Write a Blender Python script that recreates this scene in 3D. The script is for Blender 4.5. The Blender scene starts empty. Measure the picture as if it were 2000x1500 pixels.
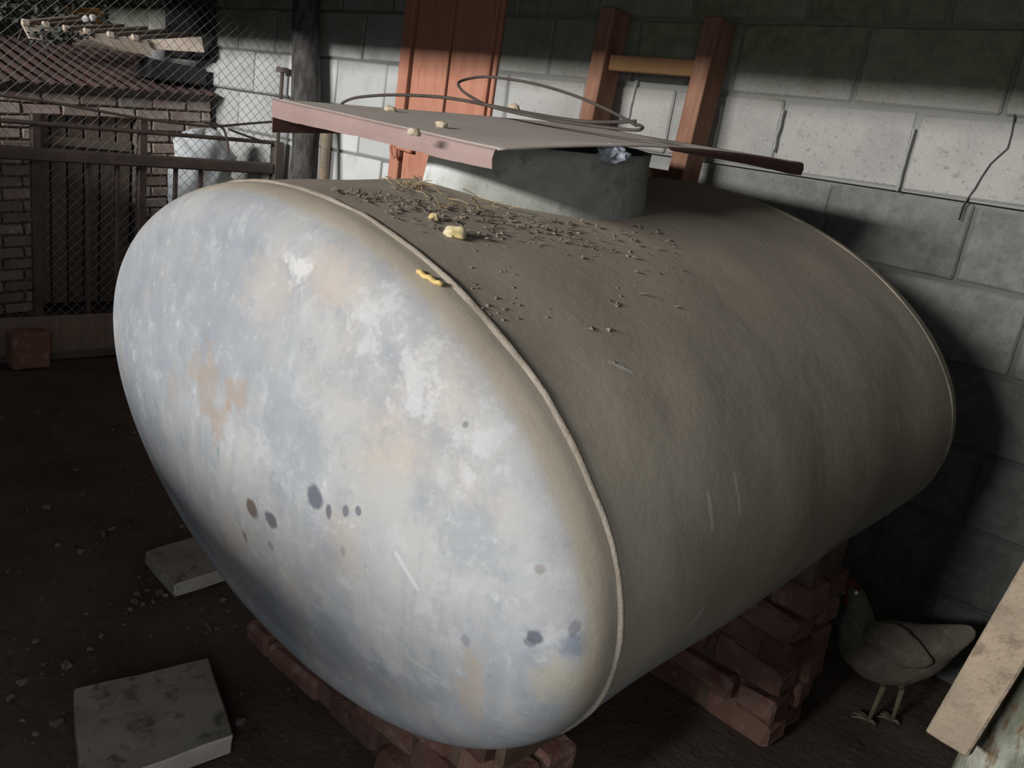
import bpy, bmesh, math, random
from mathutils import Vector, Matrix, noise as mnoise

SC = bpy.context.scene
COL = SC.collection
PI = math.pi
rnd = random.Random(7)
EYE = 1.42                                   # height of the lens above the dirt floor (m)

# ------------------------------------------------------------------ camera
CR = Vector((0.705566, 0.693061, 0.147794))
CU = Vector((-0.303381, 0.106942, 0.946849))
CF = Vector((-0.640418, 0.712903, -0.285717))
FPX = 1612.76
cd = bpy.data.cameras.new('camera'); cam = bpy.data.objects.new('camera', cd); COL.objects.link(cam)
cd.sensor_width = 36.0; cd.lens = 36.0 * FPX / 2000.0; cd.clip_start = 0.02
m = Matrix((CR, CU, -CF)).transposed().to_4x4(); m.translation = (0, 0, EYE)
cam.matrix_world = m
SC.camera = cam

# ------------------------------------------------------------------ world, light, exposure
w = bpy.data.worlds.new('overcast'); SC.world = w; w.use_nodes = True
w.node_tree.nodes['Background'].inputs[0].default_value = (0.86, 0.93, 1.0, 1)
w.node_tree.nodes['Background'].inputs[1].default_value = 0.40


def area(name, loc, aim, sx, sy, power, col):
    l = bpy.data.lights.new(name, 'AREA'); l.shape = 'RECTANGLE'; l.size = sx; l.size_y = sy
    l.energy = power; l.color = col
    o = bpy.data.objects.new(name, l); COL.objects.link(o); o.location = loc
    o.rotation_euler = (Vector(aim) - Vector(loc)).to_track_quat('-Z', 'Y').to_euler()
    return o


area('window_sky_light', (-2.5, -8.0, EYE + 2.15), (-2.4, 2.6, EYE + 0.1), 4.4, 0.64, 1350, (1.0, 0.985, 0.955))
area('doorway_fill', (0.52, -0.58, EYE - 0.04), (-0.9, 1.2, EYE - 0.5), 0.8, 1.0, 11, (0.92, 0.965, 1.0))  # added fill inside the room, stands in for daylight from behind the camera
SC.view_settings.view_transform = 'Standard'; SC.view_settings.look = 'None'
SC.view_settings.gamma = 1.0; SC.view_settings.use_curve_mapping = False
SC.view_settings.exposure = 0.0


# ------------------------------------------------------------------ helpers
def ray(px, py):
    return CF + CR * ((px - 1000) / FPX) - CU * ((py - 750) / FPX)


def at_x(px, py, X):
    v = ray(px, py); p = v * (X / v.x); p.z += EYE; return p


def at_y(px, py, Y):
    v = ray(px, py); p = v * (Y / v.y); p.z += EYE; return p


def at_z(px, py, z):
    v = ray(px, py); p = v * ((z - EYE) / v.z); p.z += EYE; return p


def obj(name, bm, mat, parent=None, smooth=False):
    me = bpy.data.meshes.new(name)
    bmesh.ops.recalc_face_normals(bm, faces=bm.faces[:])
    bm.to_mesh(me); bm.free()
    return link(name, me, mat, parent, smooth)


def link(name, me, mat, parent=None, smooth=False):
    if mat is not None and not me.materials:
        me.materials.append(mat)
    if smooth:
        for p in me.polygons:
            p.use_smooth = True
    o = bpy.data.objects.new(name, me); COL.objects.link(o)
    if parent is not None:
        o.parent = parent
    return o


def empty(name, loc=(0, 0, 0)):
    o = bpy.data.objects.new(name, None); COL.objects.link(o); o.location = loc; o.empty_display_size = 0.1
    return o


def tag(o, label=None, cat=None, group=None, kind=None):
    for k, v in (('label', label), ('category', cat), ('group', group), ('kind', kind)):
        if v:
            o[k] = v
    return o


def add_box(bm, c, s, rot=None, jit=0.0, r=rnd):
    """box of size s about c; rot is a Matrix; jit moves corners"""
    vs = []
    for i in (-1, 1):
        for j in (-1, 1):
            for k in (-1, 1):
                v = Vector((i * s[0] / 2, j * s[1] / 2, k * s[2] / 2))
                if jit:
                    v += Vector((r.uniform(-jit, jit), r.uniform(-jit, jit), r.uniform(-jit, jit)))
                if rot is not None:
                    v = rot @ v
                vs.append(bm.verts.new(v + Vector(c)))
    fs = [(0, 1, 3, 2), (4, 6, 7, 5), (0, 4, 5, 1), (2, 3, 7, 6), (0, 2, 6, 4), (1, 5, 7, 3)]
    return [bm.faces.new([vs[i] for i in f]) for f in fs]


def bevel(bm, w, seg=1):
    bmesh.ops.bevel(bm, geom=bm.edges[:], offset=w, segments=seg, affect='EDGES', profile=0.6)
    return bm


def rough(bm, amp, scale, seed=0.0, cuts=0):
    """weathered edges: subdivide and push the vertices by noise"""
    if cuts:
        bmesh.ops.subdivide_edges(bm, edges=bm.edges[:], cuts=cuts, use_grid_fill=True)
    for v in bm.verts:
        v.co += mnoise.noise_vector(v.co * scale + Vector((seed, seed * 1.7, -seed))) * amp
    return bm


def add_tube(bm, pts, radii, n=8, cap=True):
    pts = [Vector(p) for p in pts]
    if not hasattr(radii, '__len__'):
        radii = [radii] * len(pts)
    rings = []; up = None
    for i, p in enumerate(pts):
        d = (pts[min(i + 1, len(pts) - 1)] - pts[max(i - 1, 0)]).normalized()
        if up is None:
            up = Vector((0, 0, 1)) if abs(d.z) < 0.9 else Vector((1, 0, 0))
        a = (up - d * up.dot(d)).normalized(); b = d.cross(a); up = a
        r = radii[i]; ra, rb = (r if isinstance(r, tuple) else (r, r))
        rings.append([bm.verts.new(p + a * (ra * math.cos(t * 2 * PI / n)) + b * (rb * math.sin(t * 2 * PI / n))) for t in range(n)])
    for r0, r1 in zip(rings, rings[1:]):
        for t in range(n):
            bm.faces.new((r0[t], r0[(t + 1) % n], r1[(t + 1) % n], r1[t]))
    if cap:
        bm.faces.new(rings[0][::-1]); bm.faces.new(rings[-1])
    return rings


def smooth_path(pts, k=6):
    pts = [Vector(p) for p in pts]; out = []
    P = [pts[0]] + pts + [pts[-1]]
    for i in range(1, len(P) - 2):
        for j in range(k):
            t = j / k; a, b, c, d = P[i - 1], P[i], P[i + 1], P[i + 2]
            out.append(0.5 * ((2 * b) + (c - a) * t + (2 * a - 5 * b + 4 * c - d) * t * t + (3 * b - a - 3 * c + d) * t ** 3))
    out.append(pts[-1]); return out


# ------------------------------------------------------------------ materials
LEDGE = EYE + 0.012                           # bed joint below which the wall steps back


class N:
    def __init__(self, name):
        self.m = bpy.data.materials.new(name); self.m.use_nodes = True
        self.t = self.m.node_tree; self.t.nodes.clear()
        self.out = self.n('ShaderNodeOutputMaterial'); self.b = self.n('ShaderNodeBsdfPrincipled')
        self.t.links.new(self.b.outputs[0], self.out.inputs[0])
        self.co = None

    def n(self, k, **kw):
        x = self.t.nodes.new(k)
        for a, v in kw.items():
            setattr(x, a, v)
        return x

    def l(self, a, b):
        self.t.links.new(a, b)

    def put(self, s, v):
        if hasattr(v, 'is_output'):
            self.l(v, s)
        elif v is not None:
            s.default_value = v

    def coord(self):
        if self.co is None:
            self.co = self.n('ShaderNodeTexCoord').outputs['Object']
        return self.co

    def noise(self, scale, detail=4.0, rough=0.55, vec=None, dist=0.0, w=None):
        x = self.n('ShaderNodeTexNoise'); x.inputs['Scale'].default_value = scale
        x.inputs['Detail'].default_value = detail; x.inputs['Roughness'].default_value = rough
        x.inputs['Distortion'].default_value = dist
        if w is not None:
            x.noise_dimensions = '4D'; self.put(x.inputs['W'], w)
        self.l(vec or self.coord(), x.inputs['Vector']); return x.outputs['Fac']

    def scaled(self, s):
        x = self.n('ShaderNodeMapping'); self.l(self.coord(), x.inputs['Vector']); x.inputs['Scale'].default_value = s
        return x.outputs[0]

    def math(self, op, a, b=None, c=None, clamp=False):
        x = self.n('ShaderNodeMath', operation=op, use_clamp=clamp)
        self.put(x.inputs[0], a); self.put(x.inputs[1], b)
        if c is not None:
            self.put(x.inputs[2], c)
        return x.outputs[0]

    def step(self, v, lo, hi, a=0.0, b=1.0):
        x = self.n('ShaderNodeMapRange', interpolation_type='SMOOTHSTEP')
        self.put(x.inputs[0], v)
        for i, q in enumerate((lo, hi, a, b)):
            x.inputs[i + 1].default_value = q
        return x.outputs[0]

    def mix(self, f, a, b, mode='MIX'):
        x = self.n('ShaderNodeMix', data_type='RGBA', blend_type=mode)
        self.put(x.inputs[0], f)
        for s, v in ((x.inputs[6], a), (x.inputs[7], b)):
            if isinstance(v, tuple):
                s.default_value = (v[0], v[1], v[2], 1)
            else:
                self.l(v, s)
        return x.outputs[2]

    def bump(self, h, strength=0.3, dist=0.01):
        x = self.n('ShaderNodeBump'); x.inputs['Strength'].default_value = strength; x.inputs['Distance'].default_value = dist
        self.put(x.inputs['Height'], h); self.l(x.outputs[0], self.b.inputs['Normal'])

    def done(self, col, rough=0.85, metal=0.0, spec=0.3):
        s = self.b.inputs['Base Color']
        if isinstance(col, tuple):
            s.default_value = (*col, 1)
        else:
            self.l(col, s)
        self.put(self.b.inputs['Roughness'], rough); self.put(self.b.inputs['Metallic'], metal)
        self.b.inputs['Specular IOR Level'].default_value = spec
        return self.m


def simple(name, c1, c2, scale=8, detail=5, bump=0.4, dist=0.006, rough=0.9, spec=0.2, c3=None, vary=0.0, stretch=None, metal=0.0):
    k = N(name)
    oi = k.n('ShaderNodeObjectInfo').outputs['Random']
    w = k.math('MULTIPLY', oi, 40.0)
    v = k.scaled(stretch) if stretch else None
    n1 = k.noise(scale, detail, 0.6, v, w=w)
    c = k.mix(k.step(n1, 0.36, 0.64), c1, c2)
    if c3:
        n2 = k.noise(scale * 2.3, detail, 0.65, v, w=k.math('ADD', w, 9.3)); c = k.mix(k.step(n2, 0.52, 0.68), c, c3)
    if vary:
        c = k.mix(1.0, c, k.mix(oi, (1 - vary,) * 3, (1 + vary,) * 3), 'MULTIPLY')
    k.bump(k.noise(scale * 6, 6, 0.65, v), bump, dist)
    return k.done(c, rough, metal, spec)


M = {}
k = N('mortar'); g_ = k.n('ShaderNodeNewGeometry').outputs['Position']; sz_ = k.n('ShaderNodeSeparateXYZ'); k.l(g_, sz_.inputs[0])
c_ = k.mix(k.noise(6, 5, 0.6), (0.19, 0.19, 0.18), (0.27, 0.27, 0.26))
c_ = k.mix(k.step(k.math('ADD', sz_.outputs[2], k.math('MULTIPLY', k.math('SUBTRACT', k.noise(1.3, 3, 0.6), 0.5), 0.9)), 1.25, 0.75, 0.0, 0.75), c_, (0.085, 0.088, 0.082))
c_ = k.mix(k.step(k.math('ADD', sz_.outputs[2], k.math('MULTIPLY', k.math('SUBTRACT', k.noise(3, 3, 0.6), 0.5), 0.4)), 1.62, 1.80, 0.0, 0.75), c_, (0.11, 0.115, 0.085))  # high joints darkened in the colour along with the shaded blocks
low_shade_ = k.math('MULTIPLY', k.step(sz_.outputs[2], LEDGE + 0.01, LEDGE - 0.02), k.step(k.math('ADD', sz_.outputs[0], k.math('MULTIPLY', k.noise(1.3, 3, 0.6, g_), 1.0)), -2.0, -0.9))  # same painted shade for the joints of the lower right wall
c_ = k.mix(k.math('MULTIPLY', low_shade_, 0.85), c_, (0.085, 0.09, 0.082))
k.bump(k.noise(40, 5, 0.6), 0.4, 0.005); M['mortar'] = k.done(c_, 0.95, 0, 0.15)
M['pale_mortar'] = simple('pale mortar', (0.38, 0.38, 0.37), (0.32, 0.32, 0.31), 9)
M['concrete'] = simple('paving concrete', (0.33, 0.295, 0.25), (0.25, 0.225, 0.19), 9, c3=(0.13, 0.115, 0.095))
M['brick'] = simple('red brick', (0.17, 0.08, 0.062), (0.215, 0.125, 0.10), 9, c3=(0.26, 0.185, 0.16), vary=0.3, bump=0.8, dist=0.012)
M['old_brick'] = simple('faded brick', (0.42, 0.36, 0.32), (0.36, 0.265, 0.23), 6, c3=(0.50, 0.46, 0.42), vary=0.25)
M['clay'] = simple('clay mortar', (0.10, 0.068, 0.05), (0.16, 0.11, 0.085), 7)
M['dark_clay'] = simple('dark joint', (0.13, 0.112, 0.10), (0.19, 0.165, 0.145), 7)
M['orange'] = simple('orange painted wood', (0.50, 0.235, 0.16), (0.45, 0.20, 0.135), 3, bump=0.15, stretch=(6, 6, 1), rough=0.8, c3=(0.41, 0.165, 0.105))
M['orange_dark'] = simple('dark painted gap', (0.12, 0.03, 0.02), (0.16, 0.045, 0.03), 5)
M['wood_red'] = simple('brown ladder wood', (0.185, 0.088, 0.058), (0.25, 0.135, 0.09), 4, bump=0.25, stretch=(8, 8, 1), rough=0.75)
M['wood_rung'] = simple('ochre rung wood', (0.25, 0.14, 0.055), (0.20, 0.11, 0.06), 5, bump=0.2)
M['wood_pale'] = simple('pale sawn wood', (0.33, 0.265, 0.195), (0.26, 0.21, 0.158), 12, bump=1.0, dist=0.008, c3=(0.205, 0.155, 0.112))
M['wood_tray'] = simple('pale tray wood', (0.62, 0.53, 0.44), (0.55, 0.45, 0.36), 6, bump=0.3)
M['wood_grey'] = simple('grey board', (0.17, 0.145, 0.12), (0.23, 0.18, 0.15), 5, stretch=(6, 6, 1), vary=0.25, c3=(0.25, 0.155, 0.125))
M['wood_dark'] = simple('dark board', (0.035, 0.035, 0.038), (0.05, 0.047, 0.045), 5)
M['lichen'] = simple('lichen bark', (0.13, 0.14, 0.09), (0.35, 0.36, 0.31), 7, stretch=(3, 3, 0.9), bump=0.8, c3=(0.16, 0.11, 0.06))
M['bark'] = simple('dark post bark', (0.055, 0.05, 0.048), (0.12, 0.115, 0.11), 14, stretch=(3, 3, 0.8), bump=0.8)
M['steel'] = simple('dark rusty steel', (0.075, 0.060, 0.052), (0.11, 0.082, 0.068), 12, rough=0.65, spec=0.4)
M['wire'] = simple('dull galvanised wire', (0.20, 0.19, 0.18), (0.15, 0.14, 0.13), 10, rough=0.6, spec=0.4)
M['rod'] = simple('brown rod', (0.085, 0.07, 0.062), (0.06, 0.05, 0.045), 12, rough=0.7)
M['rust_sheet'] = simple('rusty roofing', (0.13, 0.08, 0.072), (0.085, 0.066, 0.06), 6, c3=(0.16, 0.085, 0.075))
M['sack'] = simple('white plastic sack', (0.72, 0.745, 0.77), (0.64, 0.67, 0.70), 6, bump=0.2, rough=0.55)
M['lump'] = simple('pale yellow crust', (0.55, 0.42, 0.18), (0.62, 0.54, 0.36), 60, bump=0.5)
M['lump_pale'] = simple('pale crumb', (0.55, 0.48, 0.38), (0.45, 0.36, 0.24), 70, bump=0.5)
M['chip'] = simple('yellow wood chip', (0.68, 0.50, 0.20), (0.60, 0.42, 0.18), 30)
M['straw'] = simple('straw', (0.38, 0.28, 0.15), (0.30, 0.21, 0.12), 30)
M['leaf'] = simple('dry leaf litter', (0.14, 0.11, 0.085), (0.20, 0.165, 0.13), 30)
M['brush'] = simple('dark brushwood', (0.06, 0.066, 0.056), (0.12, 0.125, 0.112), 20)
M['gravel'] = simple('grit', (0.13, 0.11, 0.095), (0.07, 0.05, 0.042), 30, vary=0.3)
M['rubble'] = simple('dusty rubble', (0.26, 0.235, 0.21), (0.17, 0.145, 0.12), 20, vary=0.2)
M['crumb'] = simple('soil crumb', (0.24, 0.195, 0.155), (0.17, 0.135, 0.105), 30)
M['carton'] = simple('orange carton', (0.42, 0.22, 0.06), (0.36, 0.18, 0.05), 10)
M['paper'] = simple('white scrap', (0.85, 0.85, 0.83), (0.80, 0.80, 0.80), 10)
M['feather'] = simple('buff feathers', (0.19, 0.165, 0.13), (0.145, 0.125, 0.10), 14, detail=6, bump=0.7, dist=0.012, c3=(0.235, 0.215, 0.185))
M['comb'] = simple('red comb', (0.15, 0.025, 0.022), (0.18, 0.035, 0.03), 30)
M['shank'] = simple('yellow shank', (0.16, 0.135, 0.09), (0.13, 0.105, 0.07), 40)
M['eye'] = simple('glint white eye', (0.9, 0.9, 0.88), (0.9, 0.9, 0.9), 5, rough=0.1, spec=1.0, bump=0)  # white eyeball colour stands in for a glint of light
M['beak'] = simple('horn beak', (0.35, 0.27, 0.14), (0.3, 0.22, 0.12), 40)
M['plastic_bit'] = simple('crumpled blue grey plastic', (0.30, 0.33, 0.38), (0.16, 0.17, 0.19), 25, rough=0.4)
M['roof'] = simple('sooty roof sheet', (0.05, 0.045, 0.04), (0.07, 0.06, 0.055), 4)
M['plain_wall'] = simple('dark earth wall', (0.10, 0.09, 0.08), (0.13, 0.12, 0.10), 3)



def block_mat():
    k = N('hollow block concrete')
    oi = k.n('ShaderNodeObjectInfo'); r = oi.outputs['Random']; w = k.math('MULTIPLY', r, 50.0)
    geo = k.n('ShaderNodeNewGeometry').outputs['Position']
    sx = k.n('ShaderNodeSeparateXYZ'); k.l(geo, sx.inputs[0])
    n1 = k.noise(4, 6, 0.65, w=w); n2 = k.noise(26, 5, 0.7, w=w); n3 = k.noise(1.3, 3, 0.6, geo); n4 = k.noise(75, 2, 0.5)
    c = k.mix(k.step(n1, 0.3, 0.7), (0.27, 0.265, 0.25), (0.36, 0.35, 0.33))
    c = k.mix(k.step(n2, 0.55, 0.75), c, (0.20, 0.195, 0.18))
    c = k.mix(k.math('MULTIPLY', k.step(n4, 0.60, 0.75), 0.7), c, (0.17, 0.165, 0.155))
    c = k.mix(k.math('MULTIPLY', k.step(k.noise(130, 3, 0.6), 0.5, 0.7), 0.35), c, (0.42, 0.41, 0.385))
    # lime wash that thins out along the wall
    lw = k.step(k.math('ADD', sx.outputs[0], k.math('MULTIPLY', n3, 1.6)), -2.6, -1.2, 0.85, 0.0)
    lw = k.math('MULTIPLY', lw, k.step(n1, 0.25, 0.55, 0.55, 1.0))
    c = k.mix(lw, c, (0.62, 0.63, 0.63))
    # green algae mottling on the high courses, darkened for the beam's shade too
    al_shade = k.math('MULTIPLY', k.step(k.math('ADD', sx.outputs[2], k.math('MULTIPLY', k.math('SUBTRACT', n1, 0.5), 0.5)), 1.62, 1.80), 0.85)
    al_shade = k.math('MULTIPLY', al_shade, k.step(k.noise(1.0, 2, 0.5, w=k.math('ADD', w, 3)), 0.25, 0.7, 0.5, 1.0))
    c = k.mix(al_shade, c, k.mix(k.step(n2, 0.4, 0.65), (0.088, 0.094, 0.042), (0.165, 0.168, 0.088)))
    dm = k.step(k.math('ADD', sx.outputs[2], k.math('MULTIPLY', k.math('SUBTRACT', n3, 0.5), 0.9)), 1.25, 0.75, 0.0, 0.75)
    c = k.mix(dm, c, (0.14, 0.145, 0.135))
    low_shade = k.math('MULTIPLY', k.step(sx.outputs[2], LEDGE + 0.01, LEDGE - 0.02), k.step(k.math('ADD', sx.outputs[0], k.math('MULTIPLY', n3, 1.0)), -2.0, -0.9))  # shade behind the tank put into the colour of the lower right blocks
    c = k.mix(k.math('MULTIPLY', low_shade, k.step(n1, 0.2, 0.75, 0.9, 0.6)), c, k.mix(k.step(n2, 0.4, 0.65), (0.075, 0.08, 0.072), (0.13, 0.135, 0.125)))
    c = k.mix(1.0, c, k.mix(r, (0.86,) * 3, (1.12,) * 3), 'MULTIPLY')
    k.bump(k.noise(45, 6, 0.7), 0.55, 0.006)
    return k.done(c, 0.95, 0, 0.1)


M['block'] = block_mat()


def floor_mat():
    k = N('trodden dirt')
    n1 = k.noise(2.2, 6, 0.6); n2 = k.noise(14, 6, 0.7); n3 = k.noise(60, 3, 0.6)
    c = k.mix(k.step(n1, 0.3, 0.7), (0.075, 0.055, 0.046), (0.115, 0.09, 0.073))
    c = k.mix(k.step(n2, 0.55, 0.75), c, (0.135, 0.105, 0.085))
    c = k.mix(k.step(n3, 0.64, 0.74), c, (0.17, 0.145, 0.12))
    k.bump(k.math('ADD', n2, k.math('MULTIPLY', n3, 0.4)), 0.5, 0.02)
    return k.done(c, 0.97, 0, 0.1)


M['dirt'] = floor_mat()
M['slab_edge'] = simple('lit broken concrete edge', (0.55, 0.50, 0.44), (0.62, 0.57, 0.51), 20)

# ---- the tank's frame (local x across, y along its length away from the open side, z up)
TC = Vector((-1.306614, 0.874433, EYE - 0.617330))
TX = Vector((0.999323, -0.023706, -0.028148)); TY = Vector((0.025862, 0.996549, 0.078877)); TZ = Vector((0.026181, -0.079552, 0.996486))
TM = Matrix((TX, TY, TZ)).transposed().to_4x4(); TM.translation = TC
TI = TM.inverted()
TA, TB, TL = 0.8047, 0.4702, 1.2119
KN, DM = 0.108, 0.077                          # knuckle radius and dish of the heads


def head_depth(x, z):
    """how far the near head stands out at (x, z) of the tank's frame"""
    lo, hi = 0.0, TB - 0.01
    g = lambda e: (x / (TA - e)) ** 2 + (z / (TB - e)) ** 2
    if g(0) >= 1:
        return 0.0
    for _ in range(30):
        e = (lo + hi) / 2
        if g(e) < 1: lo = e
        else: hi = e
    if lo < KN:
        return 0.006 + 0.98 * KN * math.sqrt(max(0, 1 - ((KN - lo) / KN) ** 2))
    return 0.006 + 0.98 * KN + DM * max(0, 1 - (x / (TA - KN)) ** 2 - (z / (TB - KN)) ** 2)


def head_local(px, py):
    """point of the near head on a sight line, in the tank's frame"""
    o = TI @ Vector((0, 0, EYE)); d = TI.to_3x3() @ ray(px, py)
    for i in range(1200):
        p = o + d * (0.7 + i * 0.0015)
        if p.y > -head_depth(p.x, p.z):
            return p
    return o + d * ((-0.1 - o.y) / d.y)


def shell_local(px, py):
    o = TI @ Vector((0, 0, EYE)); d = TI.to_3x3() @ ray(px, py)
    A = d.x ** 2 / TA ** 2 + d.z ** 2 / TB ** 2; B = 2 * (o.x * d.x / TA ** 2 + o.z * d.z / TB ** 2); C_ = o.x ** 2 / TA ** 2 + o.z ** 2 / TB ** 2 - 1
    return o + d * ((-B - math.sqrt(max(0, B * B - 4 * A * C_))) / (2 * A))


def tank_mat(name, head):
    k = N(name)
    co = k.coord()
    sep = k.n('ShaderNodeSeparateXYZ'); k.l(co, sep.inputs[0])
    g = k.n('ShaderNodeNewGeometry').outputs['Normal']
    vt = k.n('ShaderNodeVectorTransform', vector_type='NORMAL', convert_from='WORLD', convert_to='OBJECT'); k.l(g, vt.inputs[0])
    sn = k.n('ShaderNodeSeparateXYZ'); k.l(vt.outputs[0], sn.inputs[0])
    nA = k.noise(2.6, 6, 0.6, dist=0.3); nB = k.noise(8, 6, 0.7, w=3.0); nC = k.noise(30, 5, 0.7); nD = k.noise(3.4, 3, 0.5, w=7.7)
    st = k.noise(5, 5, 0.65, k.scaled((4.0, 1.0, 0.7)), w=2.0)
    nE = k.noise(17, 6, 0.72, w=11.0); nF = k.noise(5.0, 6, 0.7, w=4.4)
    # weathered zinc
    c = k.mix(k.step(nA, 0.34, 0.66), (0.225, 0.243, 0.272), (0.325, 0.325, 0.322))
    c = k.mix(k.math('MULTIPLY', k.step(nB, 0.5, 0.72), 0.75), c, (0.185, 0.205, 0.235))
    c = k.mix(k.math('MULTIPLY', k.step(st, 0.5, 0.72), 0.6), c, (0.205, 0.22, 0.24))
    c = k.mix(k.math('MULTIPLY', k.step(nD, 0.53, 0.70), 0.6), c, (0.345, 0.295, 0.245))
    c = k.mix(k.math('MULTIPLY', k.step(nF, 0.50, 0.66), 0.55), c, (0.195, 0.215, 0.245))
    c = k.mix(k.math('MULTIPLY', k.step(nE, 0.50, 0.68), 0.55), c, (0.385, 0.39, 0.40))
    c = k.mix(k.math('MULTIPLY', k.step(nE, 0.46, 0.34), 0.45), c, (0.185, 0.20, 0.222))
    c = k.mix(k.math('MULTIPLY', k.step(nC, 0.58, 0.72), 0.5), c, (0.42, 0.43, 0.445))

    def blob(px, py, r, col, amount, sx=1.0, sz=1.0, soft=0.45, wob=0.6):
        nonlocal c
        p = head_local(px, py)
        ax = k.math('MULTIPLY', k.math('SUBTRACT', sep.outputs[0], p.x), 1 / sx)
        az = k.math('MULTIPLY', k.math('SUBTRACT', sep.outputs[2], p.z), 1 / sz)
        d = k.math('SQRT', k.math('ADD', k.math('MULTIPLY', ax, ax), k.math('MULTIPLY', az, az)))
        d = k.math('ADD', d, k.math('MULTIPLY', k.math('SUBTRACT', nC, 0.5), r * wob * 2))
        c = k.mix(k.math('MULTIPLY', k.step(d, r * soft, r, 1.0, 0.0), amount), c, col)

    def scratch(p0, p1, r, col, amount, axes=(0, 2), local=False):
        nonlocal c
        a = p0 if local else head_local(*p0); b = p1 if local else head_local(*p1)
        a = (a[axes[0]], a[axes[1]]); b = (b[axes[0]], b[axes[1]])
        dx, dz = b[0] - a[0], b[1] - a[1]; L2 = dx * dx + dz * dz
        ux = k.math('SUBTRACT', sep.outputs[axes[0]], a[0]); uz = k.math('SUBTRACT', sep.outputs[axes[1]], a[1])
        t = k.math('MULTIPLY', k.math('ADD', k.math('MULTIPLY', ux, dx), k.math('MULTIPLY', uz, dz)), 1 / L2, clamp=True)
        ex = k.math('SUBTRACT', ux, k.math('MULTIPLY', t, dx)); ez = k.math('SUBTRACT', uz, k.math('MULTIPLY', t, dz))
        d = k.math('SQRT', k.math('ADD', k.math('MULTIPLY', ex, ex), k.math('MULTIPLY', ez, ez)))
        d = k.math('ADD', d, k.math('MULTIPLY', k.math('SUBTRACT', nC, 0.5), r * 1.2))
        c = k.mix(k.math('MULTIPLY', k.step(d, r * 0.3, r, 1.0, 0.0), amount), c, col)

    if head:
        rust = (0.275, 0.215, 0.165); stain = (0.065, 0.07, 0.095); brown = (0.095, 0.068, 0.056)
        blob(400, 740, 0.085, rust, 0.6, 1.1, 1.0, 0.1, 1.8); blob(462, 775, 0.05, rust, 0.62, 1, 1, 0.1, 2.2); blob(430, 830, 0.045, rust, 0.6, 0.8, 1.3, 0.1, 2.2)
        blob(335, 760, 0.05, rust, 0.3, 1, 1.3, 0.2, 1.0)
        blob(925, 1345, 0.05, (0.312, 0.250, 0.183), 0.5, 0.7, 2.0, 0.1, 2.2); blob(1095, 1330, 0.05, (0.359, 0.312, 0.226), 0.6, 1, 1.2, 0.2, 0.8)
        blob(640, 540, 0.08, (0.390, 0.312, 0.250), 0.5, 1.4, 0.8, 0.2, 1.0); blob(530, 560, 0.09, (0.382, 0.328, 0.281), 0.45, 1.2, 1.0, 0.2, 1.0)
        blob(585, 525, 0.045, (0.530, 0.538, 0.546), 0.6, 1.1, 0.7, 0.1, 2.0); blob(820, 740, 0.075, (0.499, 0.507, 0.523), 0.42, 0.8, 1.0, 0.1, 2.2)
        blob(720, 640, 0.07, (0.499, 0.507, 0.523), 0.4, 0.8, 1.0, 0.1, 2.2); blob(950, 850, 0.06, (0.484, 0.499, 0.530), 0.4, 0.8, 1.2, 0.1, 2.2)
        blob(617, 970, 0.024, stain, 0.85, 1, 1, 0.6, 0.5); blob(645, 998, 0.012, stain, 0.8, 0.7, 1.3, 0.6, 0.4)
        blob(678, 997, 0.011, stain, 0.75, 0.8, 1.2, 0.6, 0.4); blob(703, 997, 0.009, stain, 0.75, 0.9, 1.1, 0.6, 0.4)
        blob(492, 993, 0.022, brown, 0.9, 1, 1, 0.5, 0.8); blob(530, 1018, 0.021, (0.08, 0.08, 0.095), 0.9, 1, 1, 0.5, 0.9)
        blob(478, 1045, 0.018, brown, 0.6, 0.8, 1.4, 0.4, 0.9); blob(527, 1065, 0.012, stain, 0.45, 1, 1, 0.4, 0.9)
        blob(1130, 1262, 0.026, (0.133, 0.156, 0.211), 0.7, 1, 1, 0.4, 0.9); blob(1122, 1228, 0.010, stain, 0.5, 0.6, 1.6, 0.5, 0.8)
        blob(1045, 1245, 0.013, stain, 0.85, 1.2, 1, 0.5, 0.9); blob(1034, 1254, 0.009, stain, 0.6, 1.2, 1, 0.5, 0.9)
        blob(910, 829, 0.006, (0.094, 0.094, 0.094), 0.9, 1, 1, 0.5, 0.2); blob(1055, 1112, 0.008, brown, 0.5, 1, 1, 0.5, 0.4)
        blob(910, 1250, 0.012, stain, 0.35, 1, 1, 0.5, 0.4); blob(671, 1078, 0.010, stain, 0.35, 0.7, 1.4, 0.5, 0.4)
        blob(425, 885, 0.012, (0.078, 0.187, 0.195), 0.45, 0.6, 1.5, 0.4, 0.4)
        scratch((775, 1080), (818, 1148), 0.006, (0.452, 0.460, 0.460), 0.6); scratch((545, 1105), (566, 1138), 0.004, (0.429, 0.437, 0.437), 0.5)
        scratch((800, 1283), (858, 1322), 0.005, (0.390, 0.390, 0.382), 0.35); scratch((716, 1298), (727, 1310), 0.002, (0.546, 0.546, 0.546), 0.7)
        scratch((1030, 835), (965, 890), 0.006, (0.312, 0.300, 0.289), 0.6); scratch((965, 890), (918, 980), 0.006, (0.312, 0.300, 0.289), 0.6)
    else:
        pale = (0.42, 0.40, 0.37)
    # settled dust: lies on whatever faces upward or sideways, thins towards the belly
    dn = k.math('ADD', sn.outputs[2], k.math('MULTIPLY', k.math('SUBTRACT', nB, 0.5), 0.35))
    dust = k.step(dn, -0.66, -0.12)
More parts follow.
